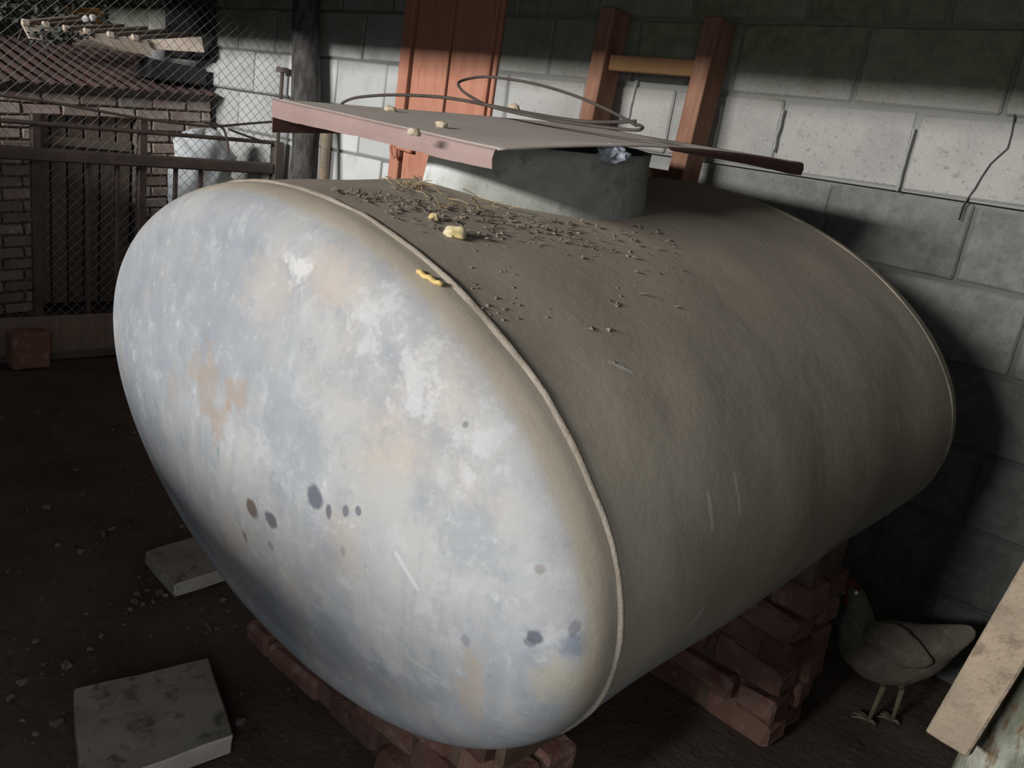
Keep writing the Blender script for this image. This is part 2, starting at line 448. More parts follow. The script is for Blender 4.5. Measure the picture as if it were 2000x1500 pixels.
    if head:
        ny = k.math('ADD', k.math('ABSOLUTE', sn.outputs[1]), k.math('MULTIPLY', k.math('SUBTRACT', nB, 0.5), 0.25))
        dust = k.math('MULTIPLY', dust, k.step(ny, 0.38, 0.62, 1.0, 0.0))
        c = k.mix(k.math('MULTIPLY', k.step(k.math('ADD', sn.outputs[2], nB), 0.6, 1.0), 0.2), c, (0.34, 0.315, 0.285))
    dc = k.mix(k.step(nA, 0.35, 0.65), (0.255, 0.220, 0.170), (0.325, 0.282, 0.222))
    dc = k.mix(k.math('MULTIPLY', k.step(k.noise(3.5, 5, 0.65, k.scaled((0.7, 2.6, 0.7)), w=5.0), 0.5, 0.7), 0.5), dc, (0.185, 0.158, 0.122))
    dc = k.mix(k.math('MULTIPLY', k.step(nC, 0.55, 0.75), 0.35), dc, (0.37, 0.325, 0.262))
    if not head:
        # damp soil washed down from the crown
        up = k.step(k.math('ADD', sn.outputs[2], k.math('MULTIPLY', k.math('SUBTRACT', nA, 0.5), 0.5)), 0.72, 1.0)
        dc = k.mix(k.math('MULTIPLY', up, 0.5), dc, (0.205, 0.172, 0.135))
    c = k.mix(k.math('MULTIPLY', dust, 0.96), c, dc)
    if not head:
        for p0, p1, rr in (((1379, 962), (1389, 1030), 0.006), ((1430, 925), (1442, 1005), 0.005), ((1375, 1188), (1345, 1228), 0.005), ((1185, 705), (1228, 725), 0.003), ((1752, 810), (1758, 850), 0.004)):
            scratch(shell_local(*p0), shell_local(*p1), rr, pale, 0.75, (1, 2), True)
    h = k.math('ADD', k.math('MULTIPLY', nB, 0.7), k.math('MULTIPLY', nC, 0.3))
    if not head:
        h = k.math('ADD', h, k.math('MULTIPLY', k.noise(2.2, 3, 0.5, w=1.0), 1.6))
    k.bump(h, 0.3, 0.008 if head else 0.009)
    return k.done(c, k.math('ADD', 0.62, k.math('MULTIPLY', dust, 0.35)), 0.0, 0.35)


M['tank_shell'] = tank_mat('dusty zinc shell', False)
M['tank_head'] = tank_mat('weathered zinc head', True)
M['weld'] = simple('dusty weld bead', (0.26, 0.22, 0.175), (0.34, 0.295, 0.245), 14, bump=0.6)
M['neck_old'] = simple('limewashed neck', (0.30, 0.305, 0.285), (0.46, 0.465, 0.46), 9, detail=7, bump=0.7, dist=0.012, c3=(0.235, 0.245, 0.22))
def neck_mat():
    k = N('limewashed neck'); co = k.coord(); sp = k.n('ShaderNodeSeparateXYZ'); k.l(co, sp.inputs[0])
    n1 = k.noise(9, 7, 0.65); n2 = k.noise(28, 6, 0.7); n3 = k.noise(4, 3, 0.5)
    c = k.mix(k.step(n1, 0.35, 0.65), (0.135, 0.14, 0.115), (0.205, 0.208, 0.178))
    c = k.mix(k.step(n2, 0.52, 0.7), c, (0.095, 0.102, 0.082))
    # limewash painted pale on the lit flank only; shade coloured into the rest
    lw = k.step(k.math('ADD', sp.outputs[0], k.math('MULTIPLY', k.math('SUBTRACT', n3, 0.5), 0.5)), -0.13, 0.06, 0.92, 0.1)
    c = k.mix(k.math('MULTIPLY', lw, k.step(n2, 0.3, 0.5, 0.65, 1.0)), c, (0.74, 0.75, 0.75))
    k.bump(k.math('ADD', n1, k.math('MULTIPLY', n2, 0.5)), 0.5, 0.008)
    return k.done(c, 0.95, 0, 0.15)


M['neck'] = neck_mat()
M['lid'] = simple('brown dusty sheet', (0.44, 0.385, 0.345), (0.48, 0.425, 0.385), 4, bump=0.10, c3=(0.43, 0.365, 0.335))
M['lid_lip'] = simple('red brown lip', (0.30, 0.215, 0.195), (0.26, 0.18, 0.165), 7, bump=0.3)
M['lid_dark'] = simple('dark underside', (0.10, 0.05, 0.042), (0.075, 0.042, 0.036), 8, bump=0.3)

# ================================================================== SETTING
D = 2.643
# floor: uneven dirt
bm = bmesh.new()
X0, X1, Y0, Y1 = -9.0, 1.8, -1.9, 2.8
NX, NY = 216, 94
gv = [[None] * (NY + 1) for _ in range(NX + 1)]
for i in range(NX + 1):
    for j in range(NY + 1):
        x = X0 + (X1 - X0) * i / NX; y = Y0 + (Y1 - Y0) * j / NY
        p = Vector((x, y, 0))
        z = 0.018 * mnoise.noise(p * 1.7) + 0.012 * mnoise.noise(p * 5.3) + 0.006 * mnoise.noise(p * 14)
        gv[i][j] = bm.verts.new((x, y, z - 0.012))
for i in range(NX):
    for j in range(NY):
        bm.faces.new((gv[i][j], gv[i + 1][j], gv[i + 1][j + 1], gv[i][j + 1]))
tag(obj('floor', bm, M['dirt'], None, True), kind='structure')

# back wall of hollow concrete blocks: mortar slab, then each block proud of it
wall = empty('wall_back', (0, D, 0)); tag(wall, kind='structure')
bm = bmesh.new()
for (x0, x1) in ((-9.0, -3.412), (-2.752, 1.8)):
    add_box(bm, ((x0 + x1) / 2, 0.118, (LEDGE + 3.0) / 2), (x1 - x0, 0.20, 3.0 - LEDGE))
    add_box(bm, ((x0 + x1) / 2, 0.142, LEDGE / 2), (x1 - x0, 0.20, LEDGE))
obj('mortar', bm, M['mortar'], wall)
PITCH, BL = 0.2335, 0.4305


def block_mesh(wd, ht, sd):
    r = random.Random(sd); b = bmesh.new()
    add_box(b, (0, 0, 0), (wd, 0.05, ht), jit=0.003, r=r); bevel(b, 0.006)
    me = bpy.data.meshes.new('block'); bmesh.ops.recalc_face_normals(b, faces=b.faces[:]); b.to_mesh(me); b.free()
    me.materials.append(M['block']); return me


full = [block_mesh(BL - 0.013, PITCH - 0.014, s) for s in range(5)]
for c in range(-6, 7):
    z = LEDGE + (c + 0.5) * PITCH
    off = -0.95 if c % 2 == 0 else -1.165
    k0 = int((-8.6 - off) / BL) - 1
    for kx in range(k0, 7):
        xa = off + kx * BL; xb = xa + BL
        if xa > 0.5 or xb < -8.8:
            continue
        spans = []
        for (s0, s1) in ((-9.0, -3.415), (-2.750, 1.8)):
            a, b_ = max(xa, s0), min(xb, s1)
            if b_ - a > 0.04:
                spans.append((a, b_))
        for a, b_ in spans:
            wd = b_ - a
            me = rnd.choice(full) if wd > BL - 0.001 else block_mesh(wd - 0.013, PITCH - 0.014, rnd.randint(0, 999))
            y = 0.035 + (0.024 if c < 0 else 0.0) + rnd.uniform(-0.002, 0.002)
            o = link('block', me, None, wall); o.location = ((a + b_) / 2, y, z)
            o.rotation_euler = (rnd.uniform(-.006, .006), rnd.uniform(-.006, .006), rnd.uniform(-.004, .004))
# pale raised pointing smeared beside joints of the bright course
for px, py0, py1 in ((1779, 252, 374), (1524, 215, 296), (1240, 150, 235), (1404, 205, 300)):
    a = at_y(px + 8, py0, D + 0.006) - Vector((0, D, 0)); b = at_y(px - 26 if px > 1700 else px - 12, py1, D + 0.006) - Vector((0, D, 0))
    bm = bmesh.new(); n = 12
    pts = [a.lerp(b, i / (n - 1)) + Vector((0.004 * mnoise.noise(Vector((px, i * 0.35, 0))), 0, 0)) for i in range(n)]
    add_tube(bm, pts, [(0.003, 0.012 + 0.005 * mnoise.noise(Vector((px, i * 0.5, 3)))) for i in range(n)], 10)
    obj('pointing', bm, M['pale_mortar'], wall, True)
# crack through the blocks
cr = [(1984, 205), (1980, 240), (1976, 262), (1968, 290), (1950, 306), (1935, 320), (1918, 345), (1905, 368), (1890, 388), (1880, 404), (1872, 430)]
bm = bmesh.new(); vs = []
for i, p in enumerate(cr):
    q = at_y(p[0], p[1], D + 0.0075) - Vector((0, D, 0)); wv = 0.0008 + 0.0022 * rnd.random()
    vs.append([bm.verts.new(q + Vector((-wv, -.001, 0))), bm.verts.new(q + Vector((wv, -.001, 0))), bm.verts.new(q + Vector((wv, 0.01, 0))), bm.verts.new(q + Vector((-wv, 0.01, 0)))])
for a, b in zip(vs, vs[1:]):
    for i in range(4):
        bm.faces.new((a[i], a[(i + 1) % 4], b[(i + 1) % 4], b[i]))
obj('crack', bm, M['wood_dark'], wall)

# orange door: stile, boards with open joints, hasp
door = empty('door_1', (0, D, 0)); tag(door, kind='structure')
bm = bmesh.new(); add_box(bm, (-3.08, 0.06, 1.1), (0.655, 0.02, 2.4)); obj('backing', bm, M['orange_dark'], door)


def door_board(name, xa, xb, y):
    b = bmesh.new(); add_box(b, ((xa + xb) / 2, y, 1.15), (xb - xa, 0.03, 2.3)); bevel(b, 0.004)
    return obj(name, b, M['orange'], door)


door_board('stile', -3.408, -3.335, 0.0); door_board('plank', -3.318, -3.066, 0.012); door_board('plank', -3.048, -2.788, 0.012); door_board('stile', -2.778, -2.756, 0.02)
hp = at_y(788, 290, D - 0.03) - Vector((0, D, 0))
bm = bmesh.new(); add_box(bm, hp, (0.13, 0.02, 0.022), Matrix.Rotation(0.06, 3, 'Y')); add_box(bm, hp + Vector((-0.03, -0.008, 0.035)), (0.03, 0.02, 0.05)); bevel(bm, 0.004)
add_tube(bm, smooth_path([hp + Vector((-.05, -.012, .03)), hp + Vector((-.062, -.03, 0.0)), hp + Vector((-.05, -.02, -.05)), hp + Vector((-.035, -.012, -.03))]), 0.007, 6)
obj('hasp', bm, M['orange'], door)

# the rest of the shed, out of the picture: roof, side walls, open front; the beam panels are added for shade
bm = bmesh.new(); add_box(bm, (-3.6, 0.45, 3.03), (10.8, 4.8, 0.06)); tag(obj('ceiling', bm, M['roof']), kind='structure')
bm = bmesh.new(); add_box(bm, (-9.05, 0.45, 1.5), (0.1, 4.8, 3.0)); tag(obj('wall_left', bm, M['plain_wall']), kind='structure')
bm = bmesh.new(); add_box(bm, (1.85, 0.45, 1.5), (0.1, 4.8, 3.0)); tag(obj('wall_right', bm, M['plain_wall']), kind='structure')
bm = bmesh.new()
add_box(bm, (-7.25, -1.9, 1.5), (3.5, 0.12, 3.0)); add_box(bm, (1.5, -1.9, 1.5), (0.6, 0.12, 3.0)); add_box(bm, (-2.15, -1.9, 2.82), (6.7, 0.12, 0.36)); add_box(bm, (-2.0, -1.9, 0.77), (2.2, 0.12, 1.54)); add_box(bm, (-4.3, -1.9, 0.96), (2.4, 0.12, 1.92))  # half-wall tops stepped to shade the low parts of tank and coop
tag(obj('wall_front', bm, M['plain_wall']), kind='structure')
bm = bmesh.new(); add_box(bm, (-1.75, 0.86, (EYE + 0.58 + 3.0) / 2), (7.1, 0.08, 3.0 - EYE - 0.58)); add_box(bm, (-7.15, 0.86, (EYE + 0.70 + 3.0) / 2), (3.7, 0.08, 3.0 - EYE - 0.70)); tag(obj('shade_beam_1', bm, M['roof']), kind='structure')  # unseen panels added to keep light off the upper wall

bm = bmesh.new(); add_box(bm, (0.88, 0.52, 0.68), (1.80, 0.08, 1.36)); tag(obj('shade_barrier', bm, M['plain_wall']), kind='structure')  # unseen barrier added to shade the hen, rear pier and lower wall

# ================================================================== THE TANK
tank = empty('metal_tank'); tank.matrix_world = TM
tag(tank, 'large dented oval galvanised tank lying on brick piers', 'tank')
NT = 160


def ell(s, e, t, bulge=0.0):
    return Vector(((TA - e + bulge) * math.cos(t), s, (TB - e + bulge) * math.sin(t)))


def loft(bm, rows, closed=True):
    R = [[bm.verts.new(p) for p in row] for row in rows]
    for a, b in zip(R, R[1:]):
        for i in range(NT):
            bm.faces.new((a[i], a[(i + 1) % NT], b[(i + 1) % NT], b[i]))
    return R


TT = [2 * PI * i / NT for i in range(NT)]


def dent(p, k, a):
    return mnoise.noise(p * k + Vector((3.1, 0.7, 9.2))) * a


rows = []
for i in range(61):
    s = TL * i / 60
    fade = min(1, s / 0.12, (TL - s) / 0.12)
    row = []
    for t in TT:
        p = ell(s, 0, t); n = Vector((p.x / TA ** 2, 0, p.z / TB ** 2)).normalized()
        row.append(p + n * fade * (dent(p, 2.2, 0.007) + dent(p, 6.0, 0.0035)))
    rows.append(row)
bm = bmesh.new(); loft(bm, rows); obj('shell', bm, M['tank_shell'], tank, True)


def head_rows(sign, base):
    prof = [(0.0, 0.0), (0.006, 0.001)]
    for i in range(1, 13):
        th = PI / 2 * i / 12; prof.append((0.006 + KN * math.sin(th) * 0.98, KN * (1 - math.cos(th))))
    e0 = KN
    rows = []
    for s, e in prof:
        rows.append([ell(base + sign * s, e, t) for t in TT])
    last = prof[-1][0]
    for i in range(1, 25):
        f = 1 - i / 24.5
        row = []
        for t in TT:
            q = Vector(((TA - KN) * f * math.cos(t), 0, (TB - KN) * f * math.sin(t)))
            sd = last + DM * (1 - f * f)
            q.y = base + sign * (sd + dent(q + Vector((0, sign, 0)), 3.0, 0.006) * min(1, (1 - f) * 4) + dent(q, 8.0, 0.0018) * min(1, (1 - f) * 4))
            row.append(q)
        rows.append(row)
    return rows


for sign, base, nm in ((-1, 0.0, 'front_head'), (1, TL, 'rear_head')):
    bm = bmesh.new(); R = loft(bm, head_rows(sign, base)); bm.faces.new(R[-1])
    obj(nm, bm, M['tank_head'], tank, True)
# lapped, hammered seams
for base in (0.0, TL):
    bm = bmesh.new(); rows = []
    for a, o_ in ((-0.008, -0.002), (-0.004, 0.002), (0.0, 0.0038), (0.004, 0.002), (0.007, -0.004)) if base == 0 else ((-0.011, -0.003), (-0.006, 0.001), (0.0, 0.002), (0.006, 0.001), (0.010, -0.004)):
        row = []
        for t in TT:
            p = ell(base, 0, t); j = mnoise.noise(p * 9) * 0.006 + mnoise.noise(p * 30) * 0.002
            n = Vector((p.x / TA ** 2, 0, p.z / TB ** 2)).normalized()
            row.append(p + n * (o_ + (0.002 * mnoise.noise(p * 16) if o_ > 0 else 0)) + Vector((0, a * (1 + 0.9 * mnoise.noise(p * 5 + Vector((4, 4, 4)))) + 0.6 * j, 0)))
        rows.append(row)
    loft(bm, rows); obj('seam', bm, M['weld'] if base == 0 else M['tank_shell'], tank, True)

# filling neck, its top trimmed along the tilted sheet that covers it
NCX, NCY, NR = -1.285, 1.405, 0.242
LF = Vector((-1.032, 1.020, EYE - 0.026)); LL = Vector((-1.865, 1.085, EYE - 0.002)); LR = Vector((-1.002, 2.082, EYE + 0.043)); LB = Vector((-1.84, 2.12, EYE + 0.064))


def lid_z(x, y):
    # plane through the sheet's corners
    n = (LL - LF).cross(LB - LF); n2 = (LB - LF).cross(LR - LF); n = (n.normalized() + n2.normalized()).normalized()
    return LF.z - (n.x * (x - LF.x) + n.y * (y - LF.y)) / n.z


bm = bmesh.new(); NN = 96; ringset = []
for lev in range(7):
    f = lev / 6; row = []
    for i in range(NN):
        t = 2 * PI * i / NN; rr = NR + 0.004 * mnoise.noise(Vector((math.cos(t) * 2, math.sin(t) * 2, f * 2))) + (0.012 * (1 - f) ** 3)
        x = NCX + rr * math.cos(t); y = NCY + rr * math.sin(t)
        lo = TI @ Vector((x, y, EYE)); zz = math.sqrt(max(0, 1 - (lo.x / TA) ** 2)) * TB
        base = (TM @ Vector((lo.x, lo.y, zz))).z - 0.02
        top = lid_z(x, y) - 0.006
        row.append(TI @ Vector((x, y, base + (top - base) * f)))
    ringset.append(row)
inner = []
for i in range(NN):
    t = 2 * PI * i / NN; x = NCX + (NR - 0.02) * math.cos(t); y = NCY + (NR - 0.02) * math.sin(t)
    inner.append((x, y))
ringset.append([TI @ Vector((x, y, lid_z(x, y) - 0.006)) for x, y in inner]); ringset.append([TI @ Vector((x, y, lid_z(x, y) - 0.10)) for x, y in inner])
R = [[bm.verts.new(p) for p in row] for row in ringset]
for a, b in zip(R, R[1:]):
    for i in range(NN):
        bm.faces.new((a[i], a[(i + 1) % NN], b[(i + 1) % NN], b[i]))
obj('filling_neck', bm, M['neck'], tank, True)

# ================================================================== SHEET OVER THE NECK
sheet = empty('metal_sheet', (NCX, NCY, lid_z(NCX, NCY)))
tag(sheet, 'brown dusty metal sheet with bent edges lying over the tank neck', 'sheet')
SO = Vector(sheet.location)


def lidp(u, v):
    """u: from the F-R edge towards L-B; v: from the F-L edge towards R-B"""
    p = (LF * (1 - u) + LL * u) * (1 - v) + (LR * (1 - u) + LB * u) * v
    hump = 0.020 * math.exp(-(u / 0.16) ** 2) * math.sin(PI * min(1, v / 0.95)) ** 1
    p = p + Vector((0, 0, hump + 0.002 * mnoise.noise(Vector((u * 3, v * 3, 1.0)))))
    p.x += 0.006 * mnoise.noise(Vector((u * 2, v * 7, 4))) ; p.y += 0.006 * mnoise.noise(Vector((u * 7, v * 2, 8)))
    return p - SO


GU = 48
bm = bmesh.new()
G = [[bm.verts.new(lidp(i / GU, j / GU)) for j in range(GU + 1)] for i in range(GU + 1)]
for i in range(GU):
    for j in range(GU):
        bm.faces.new((G[i][j], G[i + 1][j], G[i + 1][j + 1], G[i][j + 1]))
ext = bmesh.ops.extrude_face_region(bm, geom=bm.faces[:])
for v in ext['geom']:
    if isinstance(v, bmesh.types.BMVert):
        v.co.z -= 0.003
obj('plate', bm, M['lid'], sheet, True)


def lip(name, edge, drop, mat, out, n=60, thick=0.003):
    b = bmesh.new(); rows = []
    for i in range(n + 1):
        f = i / n; p = edge(f); d = drop(f)
        o0 = Vector(out)
        col = [p, p + o0 * 0.006 + Vector((0, 0, -0.004)), p + o0 * 0.009 + Vector((0, 0, -0.5 * d)), p + o0 * 0.006 + Vector((0, 0, -d))]
        rows.append([b.verts.new(q) for q in col] + [b.verts.new(q - o0 * thick) for q in col[::-1]])
    for a, c_ in zip(rows, rows[1:]):
        for i in range(8):
            b.faces.new((a[i], a[(i + 1) % 8], c_[(i + 1) % 8], c_[i]))
    b.faces.new(rows[0][::-1]); b.faces.new(rows[-1])
    return obj(name, b, mat, sheet, False)


def ragged(f, s):
    return 0.003 * mnoise.noise(Vector((f * 3, s, 0))) + 0.0012 * mnoise.noise(Vector((f * 9, s, 5))) - 0.006 * max(0, mnoise.noise(Vector((f * 14, s, 9))) - 0.3)


tag(lip('front_lip', lambda f: lidp(f, 0), lambda f: 0.034 + 0.008 * f + ragged(f, 1.0), M['lid_lip'], (0, -1, 0)), 'pinkish bent down front edge')
tag(lip('side_lip', lambda f: lidp(1, f), lambda f: 0.078 - 0.03 * f + ragged(f, 4.0), M['lid_dark'], (-1, 0, 0)), 'dark red brown bent edge')
tag(lip('rolled_edge', lambda f: lidp(0, 0.45 + 0.55 * f), lambda f: 0.006 + 0.026 * f ** 0.7 + 0.3 * ragged(f, 7.0), M['lid_dark'], (1, 0, 0)), 'dark rolled edge')

# bent rods on the sheet
def rod(name, pts, r, label):
    b = bmesh.new(); P = [at_y(x, y, Y) for x, y, Y in pts]
    add_tube(b, smooth_path(P, 8), r, 8)
    return tag(obj(name, b, M['rod'], None, True), label, 'rod')


rod('bent_rod', [(667, 203, 1.70), (676, 197, 1.70), (700, 190, 1.70), (760, 185.5, 1.70), (840, 188, 1.70), (900, 195, 1.70), (960, 207, 1.70), (1060, 226, 1.72), (1150, 238, 1.75), (1243, 237, 1.80)], 0.0048,
    'long thin rusty rod arched over the far edge of the brown sheet')
rod('wire_hook', [(1243, 245, 1.78), (1190, 216, 1.83), (1120, 186, 1.88), (1050, 165, 1.92), (990, 154, 1.92), (945, 150, 1.90), (910, 155, 1.86), (895, 163, 1.82), (903, 177, 1.78), (925, 192, 1.74), (965, 210, 1.70), (1060, 231, 1.68), (1150, 245, 1.69), (1235, 254, 1.72), (1254, 251, 1.74), (1252, 246, 1.76), (1240, 243, 1.78)], 0.0042,
    'thin brown wire bent into a long narrow loop on the sheet')

# crumpled plastic scrap tucked between sheet and neck
bm = bmesh.new(); bmesh.ops.create_icosphere(bm, subdivisions=3, radius=1.0)
pc = at_y(1195, 302, 1.34)
for v in bm.verts:
    v.co *= 1 + 0.45 * mnoise.noise(v.co * 2.4)
    v.co = Vector((v.co.x * 0.035, v.co.y * 0.022, v.co.z * 0.018)) + pc
tag(obj('plastic_scrap', bm, M['plastic_bit'], None, False), 'crumpled blue grey plastic scrap tucked under the brown sheet', 'scrap')


# lumps, chips and litter on top of the tank and sheet
def tank_hit(px, py):
    """first meeting of a sight line with the oval shell"""
    o = TI @ Vector((0, 0, EYE)); d = TI.to_3x3() @ ray(px, py)
    A = d.x ** 2 / TA ** 2 + d.z ** 2 / TB ** 2; B = 2 * (o.x * d.x / TA ** 2 + o.z * d.z / TB ** 2); C_ = o.x ** 2 / TA ** 2 + o.z ** 2 / TB ** 2 - 1
    q = B * B - 4 * A * C_
    if q < 0:
        return None
    s = (-B - math.sqrt(q)) / (2 * A); return TM @ (o + d * s)


def lid_hit(px, py):
    v = ray(px, py); o = Vector((0, 0, EYE))
    lo, hi = 1.0, 4.0
    f = lambda s: (o + v * s).z - lid_z((o + v * s).x, (o + v * s).y)
    for _ in range(40):
        mid = (lo + hi) / 2
        if f(lo) * f(mid) <= 0: hi = mid
        else: lo = mid
    return o + v * lo


def lump(name, c, sz, mat, label, cat, group=None, sd=0.0, rot=0.0):
    b = bmesh.new(); bmesh.ops.create_icosphere(b, subdivisions=3, radius=1.0)
    R_ = Matrix.Rotation(rot, 3, 'Z')
    for v in b.verts:
        q = v.co * (1 + 0.35 * mnoise.noise(v.co * 1.6 + Vector((sd, sd, sd))) + 0.12 * mnoise.noise(v.co * 5 + Vector((sd, 0, 0))))
        q = Vector((q.x * sz[0], q.y * sz[1], max(q.z, -0.5) * sz[2]))
        v.co = R_ @ q
    o = obj(name, b, mat, None, True); o.location = Vector(c) + Vector((0, 0, sz[2] * 0.42)); tag(o, label, cat, group)
    return o


lump('dried_lump', tank_hit(888, 462), (0.020, 0.015, 0.013), M['lump'], 'biggest yellow crusty lump, on top of the tank before the neck', 'lump', None, 1.0, 0.5)
lump('dried_lump', tank_hit(846, 430), (0.009, 0.008, 0.009), M['lump'], 'small pointed yellow lump beside the biggest lump on the tank', 'lump', None, 2.3, 0.2)
lump('dried_lump', lid_hit(763, 217), (0.015, 0.011, 0.010), M['lump_pale'], 'brown and cream lump on the sheet, nearest its far edge', 'lump', None, 3.1, 0.9)
lump('dried_lump', lid_hit(862, 249), (0.013, 0.010, 0.010), M['lump_pale'], 'pale lump in the middle of the brown sheet', 'lump', None, 4.7, 0.4)
lump('dried_lump', lid_hit(808, 264), (0.013, 0.010, 0.009), M['lump_pale'], 'pale lump on the very lip of the brown sheet', 'lump', None, 5.9, 0.1)
lump('dried_lump', at_y(1003, 215, 1.95), (0.020, 0.014, 0.014), M['lump_pale'], 'pale lump beside the wire loop on the sheet', 'lump', None, 7.2, 0.1)


def head_top_hit(px, py):
    # onto the rounded shoulder between seam and face: oval slightly smaller than the shell
    o = TI @ Vector((0, 0, EYE)); d = TI.to_3x3() @ ray(px, py); best = None
    for i in range(400):
        s = 0.9 + i * 0.003; p = o + d * s
        y = -p.y
        if 0 <= y <= KN:
            e = KN * (1 - math.sqrt(max(0, 1 - (y / KN) ** 2)))
            if (p.x / (TA - e)) ** 2 + (p.z / (TB - e)) ** 2 <= 1:
                return TM @ p
    return tank_hit(px, py)


a, b_ = head_top_hit(816, 534), head_top_hit(864, 561)
bm = bmesh.new(); up = Vector((0.3, -0.4, 0.85)).normalized(); n = 9
pts = [a.lerp(b_, i / (n - 1)) + up * (0.004 + 0.002 * math.sin(i * 1.9)) for i in range(n)]
add_tube(bm, pts, [(0.004, 0.003 + 0.005 * math.sin(PI * (i + 0.4) / n) ** 0.7) for i in range(n)], 8)
tag(obj('wood_chip', bm, M['chip'], None, True), 'long yellow chip lying on the tank shoulder beside the seam', 'chip')

bm = bmesh.new(); r6 = random.Random(31)
for px, py, s_ in [(1197, 592, .010), (1205, 598, .007), (1186, 645, .009), (1192, 655, .006), (1198, 708, .006), (1212, 716, .006), (1224, 722, .005), (1032, 444, .006), (1130, 455, .005), (1094, 510, .005), (1130, 542, .005), (800, 406, .012), (815, 402, .009), (790, 398, .008), (905, 425, .007), (1100, 540, .004), (1480, 470, .005), (1575, 535, .005), (1565, 550, .004)] + [(r6.uniform(900, 1330), r6.uniform(440, 640), r6.uniform(.002, .0045)) for _ in range(120)]:
    p = tank_hit(px, py)
    if p is not None:
        add_box(bm, p, (s_ * 1.3, s_, s_ * 0.8), Matrix.Rotation(r6.uniform(0, PI), 3, 'Z'), s_ * 0.2, r6)
o = obj('dirt_crumbs', bm, M['crumb']); tag(o, 'crumbs of dry soil stuck on the dusty tank top', 'dirt', None, 'stuff')

# straw and leaf litter banked against the neck (uncountable)
bm = bmesh.new(); r2 = random.Random(3)
for i in range(560):
    px = r2.uniform(640, 1330)
    line = 368 + (px - 640) * 0.11 if px < 812 else 388 + (px - 812) * 0.15
    py = line + abs(r2.gauss(0, 26)) + 2
    if px > 1120 and r2.random() < 0.65: continue
    if px > 1120: py = 430 + (px - 1120) * 0.1 + abs(r2.gauss(0, 60))
    p = tank_hit(px, py)
    if p is None or (TI @ p).y < 0.03 or (Vector((p.x, p.y, 0)) - Vector((NCX, NCY, 0))).length < NR + 0.012:
        continue
    L = r2.uniform(0.003, 0.015); ang = r2.uniform(0, PI); d = Vector((math.cos(ang), math.sin(ang), r2.uniform(-.1, .35))); wv = r2.uniform(0.0006, 0.0022)
    if r2.random() < 0.3: L *= 0.5; wv *= 2.2
    s = d.cross(Vector((0, 0, 1))).normalized() * wv; p = p + Vector((0, 0, 0.003)); h = Vector((0, 0, wv))
    v4 = [bm.verts.new(q) for q in (p - s, p + s, p + d * L + s, p + d * L - s, p + h, p + d * L + h)]
    for f in ((0, 1, 4), (2, 3, 5), (1, 2, 5, 4), (3, 0, 4, 5), (0, 3, 2, 1)):
        bm.faces.new([v4[q] for q in f])
o = obj('leaf_litter', bm, M['leaf']); tag(o, 'dry leaf and straw litter strewn on the tank around the neck', 'litter', None, 'stuff')
bm = bmesh.new()
for i in range(46):
    px, py = (r2.gauss(795, 18), r2.gauss(368, 6)) if i < 26 else (r2.gauss(930, 60), r2.gauss(408, 9))
    p = tank_hit(px, py)
    if p is None: continue
    d = Vector((r2.uniform(-1, 1), r2.uniform(-1, 1), r2.uniform(-.1, .3))).normalized() * r2.uniform(.02, .05)
    if (Vector((p.x, p.y, 0)) - Vector((NCX, NCY, 0))).length < NR + 0.01: continue
    add_tube(bm, [p + Vector((0, 0, 0.004)), p + d * .5 + Vector((0, 0, 0.008)), p + d + Vector((0, 0, 0.005))], 0.0009, 4)
o = obj('straw', bm, M['straw']); tag(o, 'loose pale straw stalks caught against the tank neck', 'straw', None, 'stuff')


# ================================================================== BRICK PIERS UNDER THE TANK
def belly(x, y):
    lo = TI @ Vector((x, y, EYE - 0.6)); q = 1 - (lo.x / TA) ** 2
    return (TM @ Vector((lo.x, lo.y, -TB * math.sqrt(max(0.02, q))))).z


brick_meshes = []
for s in range(5):
    r = random.Random(s + 40); b = bmesh.new(); add_box(b, (0, 0, 0), (0.215, 0.105, 0.072), jit=0.009, r=r); bevel(b, 0.012); rough(b, 0.006, 18, s * 3.1)
    bmesh.ops.recalc_face_normals(b, faces=b.faces[:]); me = bpy.data.meshes.new('brick'); b.to_mesh(me); b.free(); me.materials.append(M['brick']); brick_meshes.append(me)


